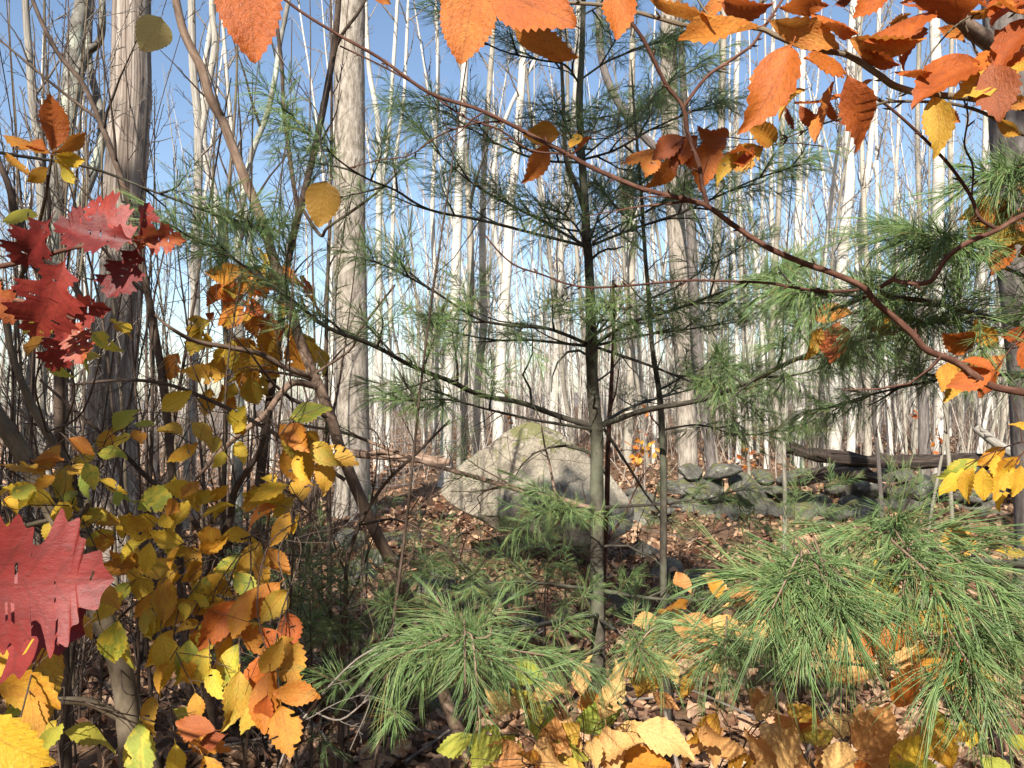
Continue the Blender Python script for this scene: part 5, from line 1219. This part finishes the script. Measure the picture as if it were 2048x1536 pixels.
# named dark diagonals
stem_thing('crossing_shrub', 'dark shrub stem slanting across the silver dead trunk', 'shrub', [[(330, 800, 3.2, 16), (290, 560, 3.2, 14), (255, 400, 3.2, 12), (222, 300, 3.2, 12), (198, 239, 3.2, 11), (164, 164, 3.2, 10), (113, 102, 3.2, 9), (65, 0, 3.2, 8), (30, -120, 3.2, 5)],
     [(198, 239, 3.2, 7), (120, 180, 3.2, 6), (60, 130, 3.2, 5), (0, 80, 3.2, 4)]], M['twig_dark'], n_br=7, len_f=.2, sides=7)
stem_thing('crossing_shrub', 'dark bowed shrub branch entering above the rosette of orange leaves', 'shrub', [[(120, 900, 2.6, 20), (110, 620, 2.6, 18), (40, 460, 2.6, 16), (20, 380, 2.6, 13), (0, 330, 2.6, 12), (-40, 250, 2.6, 8)],
     [(110, 640, 2.6, 14), (160, 600, 2.6, 14), (120, 540, 2.6, 10), (60, 500, 2.6, 8), (30, 420, 2.6, 6)], [(80, 520, 2.6, 9), (100, 420, 2.6, 6), (90, 330, 2.6, 5), (80, 200, 2.6, 4)]], M['twig_dark'], n_br=7, len_f=.2, sides=8)
stem_thing('crossing_shrub', 'bare brown shrub with fine twigs in the low shade left of the boulder', 'shrub', [[(690, 1230, 2.6, 10), (700, 1100, 2.6, 8), (760, 980, 2.6, 7), (840, 900, 2.6, 6), (900, 840, 2.6, 4)], [(720, 1050, 2.6, 5), (800, 1040, 2.6, 5), (880, 1090, 2.6, 4), (990, 1180, 2.6, 3)]], M['twig_dark'], n_br=9, len_f=.35, sides=6, rmin=.001)
stem_thing('crossing_shrub', 'pale fine twigged dead stem over the dark ground beside the gold leaves', 'shrub', [[(560, 1530, 1.5, 5), (620, 1420, 1.5, 5), (700, 1330, 1.5, 4), (760, 1290, 1.5, 3)], [(620, 1420, 1.5, 4), (680, 1440, 1.5, 4), (740, 1400, 1.5, 3), (700, 1500, 1.5, 2)]], M['twig_grey'], n_br=6, len_f=.35, sides=5, rmin=.0006)

# thin saplings right of the boulder, in front of the wall
for pts, lab in [([(1568, 1120, 6.5, 9), (1570, 1010, 6.5, 9), (1568, 880, 6.5, 8), (1575, 760, 6.5, 6), (1590, 640, 6.5, 4)], 'thin grey sapling before the stones left of the rotten log'),
                 ([(1765, 1040, 5.6, 9), (1755, 900, 5.6, 8), (1748, 820, 5.6, 8), (1758, 700, 5.6, 6), (1762, 560, 5.6, 4)], 'thin dark sapling before the middle of the rotten log'),
                 ([(1905, 1060, 5.0, 9), (1898, 930, 5.0, 9), (1893, 820, 5.0, 8), (1910, 700, 5.0, 6), (1930, 600, 5.0, 4)], 'pale tan sapling forking before the rotten log'),
                 ([(1860, 1040, 5.0, 6), (1880, 930, 5.0, 6), (1890, 850, 5.0, 5), (1880, 700, 5.0, 3)], 'thin tan sapling leaning against the forking tan sapling'),
                 ([(1848, 915, 10.6, 24), (1846, 820, 10.6, 20), (1840, 740, 10.6, 14), (1836, 600, 10.6, 8)], 'short dark stump like trunk behind the rotten log')]:
    stem_thing('thin_sapling', lab, 'sapling', [pts], M['dark_bark'] if 'dark' in lab else M['aspen'], n_br=6, len_f=.28, sides=7, rmin=.0012, twig_mat=M['twig_dark'])

# ------------------------------------------------------------------ small leafy saplings in the distance
for k, (x, y, d, mat_, n, lab) in enumerate([(1840, 860, 13.5, 'lf_rust', 26, 'small beech with rust red leaves among the trunks behind the rotten log'), (1290, 900, 11.5, 'lf_gold', 18, 'small sapling with yellow and orange leaves right of the boulder'), (1285, 850, 12, 'lf_orange', 14, 'small beech with orange leaves behind the pole sapling'),
                                  (1500, 900, 14, 'lf_orange', 14, 'low orange leaved sapling among pale trunks left of the rotten log'), (1010, 800, 14, 'lf_orange', 8, 'sparse orange leaved twig among the birches above the boulder'), (1880, 905, 12, 'lf_orange', 8, 'low bright orange leaved shoot behind the rotten log')]):
    p = W(x, y, d); b0 = np.array((p[0], d, float(ground_z(p[0], d))))
    t = thing('leafy_sapling', lab, 'sapling', None, b0)
    top_ = p - b0 + np.array((0, 0, .3)); Qs = smooth(np.array([(0, 0, -.03), top_ * .5 + rng.normal(size=3) * .05, top_]), 5); mb = MB(); mb.tube(Qs, np.linspace(.014, .004, len(Qs)), 5); tips = []
    grow(mb, Qs, np.linspace(.014, .004, len(Qs)), 2, 7, .3, (.7, 1.3), f0=.35, rmin=.002, tips=tips, grav=0)
    obj('stem', mb.mesh('stem', M['twig_grey']), t)
    for c in range(n):
        q, T = tips[rng.integers(len(tips))]; nr = unit(np.array((0, -.7, .6)) + rng.normal(size=3) * .4)
        obj('leaf', LV[mat_][rng.integers(8)], t, leaf_matrix(q + rng.normal(size=3) * .03, T + rng.normal(size=3) * .5, nr, rng.uniform(.09, .14)))

# ------------------------------------------------------------------ boulder, stones, wall, logs
def rock_mesh(name, size, seed, mat, sub=3, rough=.16, flat=1.0, planes=7):
    g = np.random.default_rng(seed)
    import bmesh
    bm = bmesh.new(); bmesh.ops.create_icosphere(bm, subdivisions=sub, radius=1.0)
    co = np.array([v.co[:] for v in bm.verts])
    # facets: clip by random planes
    for k in range(planes):
        n = unit(g.normal(size=3)); h = g.uniform(.5, .8); dd = co @ n
        co = co - np.outer(np.maximum(dd - h, 0) * .88, n)
    nz = np.zeros(len(co))
    for a in range(5):
        fr = 1.6 * 1.8 ** a; w = g.normal(size=(3, 3)) * fr; ph = g.uniform(0, 6.28, 3)
        nz += (np.sin(co @ w + ph).prod(1)) / 1.7 ** a
    co = co * (1 + rough * .5 * nz)[:, None]
    co = co * np.array(size)
    for v, c in zip(bm.verts, co): v.co = c
    me = bpy.data.meshes.new(name); bm.to_mesh(me); bm.free()
    me.polygons.foreach_set('use_smooth', np.ones(len(me.polygons), bool)); me.materials.append(mat)
    return me

def boulder():
    import bmesh
    d = 6.9; c = W(1068, 985, d)
    bm = bmesh.new(); bmesh.ops.create_icosphere(bm, subdivisions=5, radius=1.0)
    co = np.array([v.co[:] for v in bm.verts])
    g = np.random.default_rng(5)
    # silhouette: pointed crown, shoulder falling to the right, foot undercut at lower left (x, z of the outline in metres)
    s = d / F
    out = np.array([(880, 985), (922, 925), (975, 888), (1022, 858), (1058, 844), (1098, 852), (1145, 885), (1190, 918), (1232, 945), (1262, 985), (1275, 1020), (1262, 1060), (1200, 1085), (1120, 1080), (1040, 1062), (960, 1040), (905, 1010)], float)
    ox = (out[:, 0] - 1068) * s; oz = (985 - out[:, 1]) * s
    th = np.arctan2(oz, ox); rr = np.hypot(ox, oz); o = np.argsort(th); th = th[o]; rr = rr[o]
    ang = np.arctan2(co[:, 2], co[:, 0]); R = np.interp(ang, th, rr, period=2 * PI)
    hxz = np.hypot(co[:, 0], co[:, 2])
    P = np.stack([np.cos(ang) * hxz * R, co[:, 1] * .62, np.sin(ang) * hxz * R], -1)
    for n, h in (((-.30, -.80, .52), .30), ((.50, -.72, .48), .33), ((.15, -.95, -.25), .36), ((-.2, -.7, -.7), .42)):
        n = unit(np.array(n)); dd = P @ n; P = P - np.outer(np.maximum(dd - h, 0) * .97, n)
    nz = np.zeros(len(P))
    for a in range(6):
        fr = 2.0 * 1.9 ** a; w = g.normal(size=(3, 3)) * fr; nz += np.sin(P @ w + g.uniform(0, 6.28, 3)).prod(1) / 1.75 ** a
    nn = co / np.linalg.norm(co, axis=1)[:, None]
    P = P + nn * (nz * .034)[:, None]
    for v, q in zip(bm.verts, P): v.co = q
    me = bpy.data.meshes.new('boulder'); bm.to_mesh(me); bm.free()
    me.polygons.foreach_set('use_smooth', np.ones(len(me.polygons), bool)); me.materials.append(M['boulder'])
    o = obj('boulder', me); o.location = c
    tag(o, 'large pointed tan boulder with moss on its crown', 'boulder')
    return c
bc = boulder()

rocks = [rock_mesh('stone', (.5, .42, .34), 100 + k, M['stone'], 4, planes=9) for k in range(8)]
def put_rock(name, p, s, parent=None, label=None, group=None, sq=(1, 1, 1)):
    o = obj(name, rocks[rng.integers(8)], parent)
    o.location = p; o.rotation_euler = (rng.normal() * .25, rng.normal() * .25, rng.uniform(0, 6.28)); o.scale = (s * sq[0], s * sq[1], s * sq[2])
    if label: tag(o, label, 'rock', group)
    return o
for (x, y, d, s) in [(960, 1075, 6.0, .5), (1000, 1090, 5.6, .35), (760, 1000, 7.0, .45), (870, 1085, 6.0, .5), (930, 1100, 5.5, .3), (1060, 1130, 5.0, .28), (720, 1060, 6.2, .5), (1280, 1040, 7.2, .5), (1250, 1100, 5.7, .4), (1340, 1070, 6.5, .4), (1400, 1090, 6.0, .45), (800, 960, 8.0, .5), (690, 1000, 7.5, .6), (890, 1240, 3.7, .3)]:
    p = W(x, y, d); z = float(ground_z(p[0], d)); put_rock('rock', (p[0], d, z + .05 * s), s, None, 'grey lichened rock half sunk in leaf litter around the boulder', 'rocks around the boulder')

wall = thing('stone_wall', 'tumbled dry stone wall of grey lichened fieldstones behind the litter bank', 'wall', None, (4.2, 9.8, 0))
for k in range(86):
    x = rng.uniform(1.45, 8.2); row = k % 3
    y = 9.2 + .06 * x + rng.normal() * .16 + (.25 if row else 0); z = float(ground_z(x, y)) + (.02, .22, .40)[row] * (1 if x > 2.2 else .5) + rng.normal() * .04
    put_rock('stone', (x - 4.2, y - 9.8, z), rng.uniform(.36, .72) * (1.0, .9, .75)[row], wall, sq=(1.25, 1, .72))

def log_thing(name, label, pts, r0, r1, mat, sides=12, rough=.08, n_br=0):
    P = np.array(pts, float); base = P[0].copy(); Q = smooth(P - base, 6); R = np.linspace(r0, r1, len(Q))
    mb = MB(); mb.tube(Q, R, sides, rough); mb.cap(Q[0], Q[0] - Q[1], r0 * .95, sides); mb.cap(Q[-1], Q[-1] - Q[-2], r1 * .95, sides)
    t = thing(name, label, 'log', None, base)
    obj('log_body', mb.mesh('log_body', mat), t)
    if n_br:
        mb = MB(); grow(mb, Q, R, 1, n_br, .10, (.7, 1.3), f0=.1, rmin=.008); obj('branch_stub', mb.mesh('branch_stub', mat), t)
    # splintered shells of wood along the top
    for c in range(7):
        i = rng.integers(0, len(Q) - 4); mb = MB(); a = rng.uniform(.3, 2.6); off = np.array((0, -math.cos(a) * R[i], math.sin(a) * R[i])) * .96
        seg = Q[i:i + 4] + off + rng.normal(size=(4, 3)) * .012; mb.tube(seg, np.array([.004, .03, .028, .004]), 5, .2); obj('splinter', mb.mesh('splinter', mat), t)
    return t
log_thing('fallen_log', 'dark rotten log lying along the top of the stone wall', [W(1575, 895, 9.5), W(1640, 912, 9.55), W(1760, 924, 9.65), W(1900, 922, 9.8), W(2060, 922, 10.0), W(2250, 925, 10.2)], .07, .10, M['rotten_wood'], n_br=8, rough=.2)
log_thing('fallen_log', 'short dark slab of wood wedged between the stones under the log end', [W(1600, 962, 9.0), W(1680, 945, 9.0), W(1760, 958, 9.05)], .07, .06, M['rotten_wood'])
log_thing('fallen_pole', 'grey barkless pole leaning down onto the rotten log', [W(1950, 855, 9.6), W(1990, 885, 9.5), W(2060, 928, 9.35), W(2180, 990, 9.1)], .05, .07, M['grey_bark'], rough=.02)
log_thing('fallen_log', 'pale fallen limb lying on the litter behind the thicket', [W(690, 905, 8.5), W(800, 915, 8.3), W(900, 925, 8.2)], .05, .04, M['brown_bark'], rough=.03)

# ------------------------------------------------------------------ wire fence, far left
fence = thing('wire_fence', 'old wire mesh fence with grey posts beyond the thicket', 'fence', None, (-4, 12.5, 0))
fx = np.linspace(-9, -.9, 6); fy = lambda x: 12.5 + .12 * (x + 4)
for x in fx:
    z = float(ground_z(x, fy(x))); mb = MB(); mb.tube(np.array([(0, 0, -.1), (0, 0, .7), (.01, 0, 1.3)]), np.array([.045, .043, .04]), 7, .05); mb.cap((.01, 0, 1.3), (0, 0, 1), .04, 7)
    o = obj('post', mb.mesh('post', M['post']), fence); o.location = (x + 4, fy(x) - 12.5, z)
for k in range(9):
    mb = MB(); P = [(x + 4, fy(x) - 12.5 - .05, float(ground_z(x, fy(x))) + .1 + .14 * k + rng.normal() * .008) for x in np.linspace(-9, -.9, 26)]
    mb.tube(np.array(P), np.full(26, .0028), 3); obj('wire', mb.mesh('wire', M['wire']), fence)
mb = MB()
for x in np.arange(-9, -.9, .15):
    z = float(ground_z(x, fy(x))); mb.tube(np.array([(x + 4, fy(x) - 12.55, z + .1), (x + 4, fy(x) - 12.55, z + 1.22)]), np.full(2, .0024), 3)
obj('wire_stays', mb.mesh('wire_stays', M['wire']), fence, kind='stuff')

# ------------------------------------------------------------------ low orange beech sprays, bottom right
gb = np.array((W(1200, 800, 1.9)[0] + .25, 1.75, float(ground_z(.45, 1.75))))
low = thing('low_beech', 'low beech sprout with large orange leaves under the sunlit pine tufts', 'beech', None, gb)
mb = MB(); stems = []
for a in ((-.32, -.15, .62), (.0, -.1, .6), (.3, -.2, .6), (.62, -.15, .55), (-.1, .2, .75), (.4, .15, .8), (.75, .1, .7), (-.38, -.02, .55), (.15, -.3, .5)):
    Qs = smooth(np.array([(0, 0, -.03), np.array(a) * np.array((.4, .4, .6)) + rng.normal(size=3) * .02, np.array(a) * np.array((.9, 1, .95)), np.array(a)]), 4); mb.tube(Qs, np.linspace(.007, .003, len(Qs)), 6); stems.append(Qs)
obj('stem', mb.mesh('stem', M['twig_grey']), low)
leafy(low, stems, gb, [(1060, 1400, 1.5, 4), (1110, 1420, 1.5, 4), (1160, 1400, 1.55, 4), (1210, 1440, 1.5, 4), (1100, 1470, 1.45, 4), (1180, 1480, 1.45, 4), (1260, 1450, 1.5, 4), (1050, 1500, 1.4, 3), (1230, 1360, 1.65, 4), (1300, 1380, 1.65, 4), (1280, 1280, 1.8, 4), (1330, 1300, 1.8, 4), (1380, 1270, 1.8, 4), (1320, 1220, 1.9, 3), (1400, 1330, 1.75, 3), (1440, 1420, 1.55, 4), (1410, 1450, 1.5, 3), (1460, 1180, 1.9, 4), (1400, 1150, 2.0, 3)], .105, ['lf_tan', 'lf_gold', 'lf_tan', 'lf_tan'], .35, .6)
leafy(low, stems, gb, [(1530, 1440, 1.5, 4), (1590, 1470, 1.45, 4), (1650, 1440, 1.5, 4), (1700, 1480, 1.45, 4), (1720, 1400, 1.55, 4), (1790, 1420, 1.5, 4), (1800, 1330, 1.6, 4), (1760, 1300, 1.65, 4), (1560, 1400, 1.6, 4), (1620, 1520, 1.4, 3), (1840, 1280, 1.7, 4), (1900, 1300, 1.7, 3), (1700, 1250, 1.75, 4), (1780, 1240, 1.8, 3), (1530, 1210, 1.9, 3)], .115, ['lf_tan', 'lf_tan', 'lf_orange', 'lf_gold', 'lf_tan'], .35, .6)
leafy(low, stems, gb, [(1820, 1500, 1.4, 3), (1900, 1480, 1.4, 4), (1950, 1510, 1.35, 4), (2000, 1470, 1.4, 3), (1780, 1530, 1.35, 3)], .10, ['lf_lime', 'lf_yellow'], .4, .5)
leafy(low, stems, gb, [(960, 1470, 1.5, 3), (1000, 1440, 1.5, 3), (1100, 1370, 1.6, 2)], .10, ['lf_lime'], .2, .8)
leafy(low, stems, gb, [(1980, 1100, 1.7, 3), (2030, 1080, 1.7, 3)], .12, ['lf_gold', 'lf_mustard'], .4, .4)

# ------------------------------------------------------------------ leaf litter
def litter_shape(curl, fold, wd):
    t = np.array([0, .25, .55, .85, 1.0]); w = np.array([.02, .30, .34, .17, .01]) * wd
    V = []
    for k in range(5):
        z = -curl * (t[k] - .5) ** 2 + curl * .2
        for s in (-1, 0, 1):
            V.append((s * w[k], t[k] - .5, z + fold * abs(s) * w[k]))
    Q = [(k * 3 + c, k * 3 + c + 1, k * 3 + c + 4, k * 3 + c + 3) for k in range(4) for c in range(2)]
    U = [(s * w[k] / .34, t[k]) for k in range(5) for s in (-1, 0, 1)]
    return np.array(V), np.array(Q), np.array(U)
def litter(nleaf, rfun, name, smin, smax):
    mb = MB(); shapes = [litter_shape(c, f, w) for c, f, w in ((.5, .5, 1), (-.6, .3, .9), (.9, .9, .8), (.2, -.4, 1.1), (-.9, .8, 1), (.4, 1.2, .7))]
    x, y = rfun(nleaf); n = len(x)
    z = ground_z(x, y) + rng.random(n) ** 2 * .06 + .008
    keep = (np.sin(x * 1.7 + np.sin(y * 1.3) * 2) * np.sin(y * 1.9 + x * .6) + rng.normal(size=n) * .5) > -.55
    x, y, z = x[keep], y[keep], z[keep]; n = len(x)
    sc = rng.uniform(smin, smax, n) * rng.choice([.6, .8, 1.0, 1.3], n); yaw = rng.uniform(0, 2 * PI, n); pit = rng.normal(size=n) * .45; rol = rng.normal(size=n) * .5
    cy, sy = np.cos(yaw), np.sin(yaw); cp, sp = np.cos(pit), np.sin(pit); cr, sr = np.cos(rol), np.sin(rol); Z0 = np.zeros(n); O = np.ones(n)
    Rz = np.stack([np.stack([cy, -sy, Z0], -1), np.stack([sy, cy, Z0], -1), np.stack([Z0, Z0, O], -1)], 1)
    Rx = np.stack([np.stack([O, Z0, Z0], -1), np.stack([Z0, cp, -sp], -1), np.stack([Z0, sp, cp], -1)], 1)
    Ry = np.stack([np.stack([cr, Z0, sr], -1), np.stack([Z0, O, Z0], -1), np.stack([-sr, Z0, cr], -1)], 1)
    Rm = Rz @ Rx @ Ry
    which = rng.integers(len(shapes), size=n)
    for k, (V, Qd, U) in enumerate(shapes):
        m = np.where(which == k)[0]
        P = np.einsum('nij,vj->nvi', Rm[m] * sc[m, None, None], V) + np.stack([x[m], y[m], z[m]], -1)[:, None]
        off = (np.arange(len(m)) * len(V))[:, None, None]
        mb.add(P.reshape(-1, 3), quads=(Qd[None] + off).reshape(-1, 4), uvs=np.tile(U, (len(m), 1)))
    return obj(name, mb.mesh(name, M['litter'], False), ground, kind='stuff')
def r_near(n):
    y = rng.uniform(1.6, 9.5, n); x = rng.uniform(-1, 1, n) * (y * .75 + .6); return x, y
def r_far(n):
    y = 9 + 36 * rng.random(n) ** 1.4; x = rng.uniform(-1, 1, n) * (y * .75 + .6); return x, y
litter(23000, r_near, 'leaf_litter', .06, .115)
litter(20000, r_far, 'leaf_litter', .08, .16)
# the nearest leaves one by one
for k in range(280):
    y = rng.uniform(2.0, 3.8); px = rng.uniform(-20, 2070); x = (px - 1024) / F * y
    z = float(ground_z(x, y)) + .03 + rng.random() * .05
    ax = np.array((rng.normal(), rng.normal(), rng.normal() * .25)); nr = unit(np.array((0, 0, 1.0)) + rng.normal(size=3) * .45)
    obj('fallen_leaf', LV['litter_one'][rng.integers(8)], ground, leaf_matrix((x, y, z), ax, nr, rng.uniform(.08, .125)))
# sticks on the ground
for k in range(60):
    y = rng.uniform(2.2, 9); x = rng.uniform(-.7, .7) * y; L = rng.uniform(.3, 1.1); a = rng.uniform(0, PI)
    P = wander((0, 0, 0), (math.cos(a), math.sin(a), .05), L, 5, .08); mb = MB(); mb.tube(P, np.linspace(.007, .003, len(P)), 5, .05)
    o = obj('fallen_stick', mb.mesh('fallen_stick', M['twig_grey'] if k % 2 else M['twig_dark'])); o.location = (x, y, float(ground_z(x, y)) + .05)
    tag(o, 'thin fallen stick lying on the leaf litter', 'stick', 'fallen sticks on the leaf litter')

# ------------------------------------------------------------------ trees behind the viewer whose crowns shade the scene
def shade_tree(label, x, y, H, clumps, r=.12):
    t = thing('oak_tree', label, 'tree', None, (x, y, float(ground_z(x, y))))
    P = smooth(wander((0, 0, -.1), (0, 0, 1), H, 8, .03, .02), 2); R = np.linspace(r, r * .2, len(P))
    mb = MB(); mb.tube(P, R, 10, .02)
    lb_ = MB(); V, Qd, U = litter_shape(.3, .4, 1.0)
    for (cx, cy, cz, rad, n) in clumps:
        c = np.array((cx - x, cy - y, cz)); i = int(np.clip(cz / H * .75, 0, .95) * (len(P) - 1)); s = P[i]
        Q = smooth(np.array([s, s + (c - s) * .5 + np.array((0, 0, -.15)), c]), 4); mb.tube(Q, np.linspace(.03, .01, len(Q)), 6)
        grow(mb, Q, np.linspace(.03, .01, len(Q)), 2, 6, .3, (.4, 1.0), f0=.3, rmin=.003)
        for k in range(int(n * .8)):
            p = c + rng.normal(size=3) * rad * np.array((.62, .62, .5)); M3 = np.array(Matrix.Rotation(rng.uniform(0, 6.28), 3, 'Z') @ Matrix.Rotation(rng.normal() * .7, 3, 'X') @ Matrix.Rotation(rng.normal() * .7, 3, 'Y'))
            lb_.add((V * rng.uniform(.10, .16)) @ M3.T + p, quads=Qd, uvs=U)
    obj('trunk', mb.mesh('trunk', M['furrow_bark']), t)
    obj('crown', lb_.mesh('crown', M['litter']), t, kind='stuff')
def toward_sun(p, yb):
    s = (yb - p[1]) / S.y; return np.array((p[0] + S.x * s, yb, p[2] + S.z * s))
cl = []
for (x, y, d, rad, n) in [(1190, 250, 3.0, .4, 140), (1180, 450, 3.0, .42, 150), (1190, 650, 3.0, .38, 120), (1020, 300, 3.0, .35, 90), (1000, 480, 3.0, .35, 80), (1340, 430, 3.0, .38, 110), (1400, 250, 3.0, .35, 90), (1380, 620, 3.0, .3, 70), (1130, 985, 6.4, .3, 150), (1190, 1000, 6.4, .3, 140), (1080, 1020, 6.4, .3, 110), (1000, 960, 6.4, .25, 40), (1700, 980, 8.8, .5, 160), (1900, 980, 8.8, .5, 160), (1500, 1010, 8.8, .4, 110)]:
    cl.append((*toward_sun(W(x, y, d), -3.2 + rng.normal() * .3), rad, n))
shade_tree('oak with withered leaves standing behind the viewer and shading the pine', -3.1, -3.9, 9.0, cl)
cl = []
for (x, y, d, rad, n) in [(300, 1250, 1.8, .3, 50), (420, 1150, 2.0, .28, 26), (215, 660, 5.4, .4, 240), (225, 760, 5.5, .45, 330), (230, 900, 5.5, .45, 330), (250, 540, 5.5, .35, 70), (250, 350, 5.5, .3, 30), (380, 1320, 1.8, .25, 34),
                          (350, 900, 3.5, .45, 120), (700, 1150, 3.2, .4, 80), (80, 500, 4.0, .4, 80), (850, 1150, 3.4, .3, 60), (500, 1400, 3.8, .5, 240), (640, 1400, 3.8, .45, 200), (420, 1290, 4.6, .5, 220), (560, 1250, 5.0, .5, 200), (700, 1240, 5.1, .4, 110), (200, 1330, 4.3, .5, 200)]:
    cl.append((*toward_sun(W(x, y, d), -3.4 + rng.normal() * .4), rad, n))
shade_tree('oak with withered leaves standing behind the viewer and shading the yellow shrubs', -4.3, -3.6, 8.5, cl)

def hemlock():  # unseen evergreen, added only to cut the sky fill from the rear
    P = wander((0, 0, -.1), (0, 0, 1), 11, 8, .01, .01); mb = MB(); mb.tube(P, np.linspace(.16, .03, len(P)), 8, .02)
    cb = MB(); V, Qd, U = litter_shape(.3, .4, 1.0)
    for k in range(70):
        z = 1.0 + 9.8 * (k + rng.random()) / 70; L = (11.2 - z) * .30 + .3; a = rng.uniform(0, 6.28)
        B_ = wander((0, 0, z), (math.cos(a), math.sin(a), -.05), L, 4, .06, -.02); mb.tube(B_, np.linspace(.025, .006, len(B_)), 4)
        for c in range(int(30 * L)):
            f = rng.random() ** .7 * 4; i = min(int(f), 3); p = B_[i] + (B_[i + 1] - B_[i]) * (f - i) + rng.normal(size=3) * np.array((.16, .16, .07))
            M3 = np.array(Matrix.Rotation(rng.uniform(0, 6.28), 3, 'Z') @ Matrix.Rotation(rng.normal() * .4, 3, 'X'))
            cb.add((V * rng.uniform(.22, .36)) @ M3.T + p, quads=Qd, uvs=U)
    return mb.mesh('trunk', M['dark_bark']), cb.mesh('crown', M['evergreen'])
M['evergreen'] = mass_mat('added_hemlock_spray', [(0.0, (0.018, 0.04, 0.015)), (1.0, (0.05, 0.085, 0.03))])
hm = hemlock()
for (x, y, sc) in [(-6.5, -1.5, .8), (-7.5, -5, 1.0), (-6.8, 2.0, .6), (-9, 0.5, .9), (3.4, -3.0, .9), (4.6, -.8, .75), (2.6, -6.0, 1.0), (5.5, -4.5, 1.0), (-9.5, -8, 1.1), (-3.5, -15, .75), (0, -16, .75), (3.0, -12, 1.0), (-7, -13, .85)]:
    t = thing('sky_blocking_hemlock', 'unseen dense dark hemlock added behind the viewer to block sky light', 'tree', 'unseen hemlocks added to block sky light', (x, y, float(ground_z(x, y))))
    t.scale = (sc, sc, sc); t.rotation_euler = (0, 0, rng.uniform(0, 6.28))
    obj('trunk', hm[0], t); obj('crown', hm[1], t)
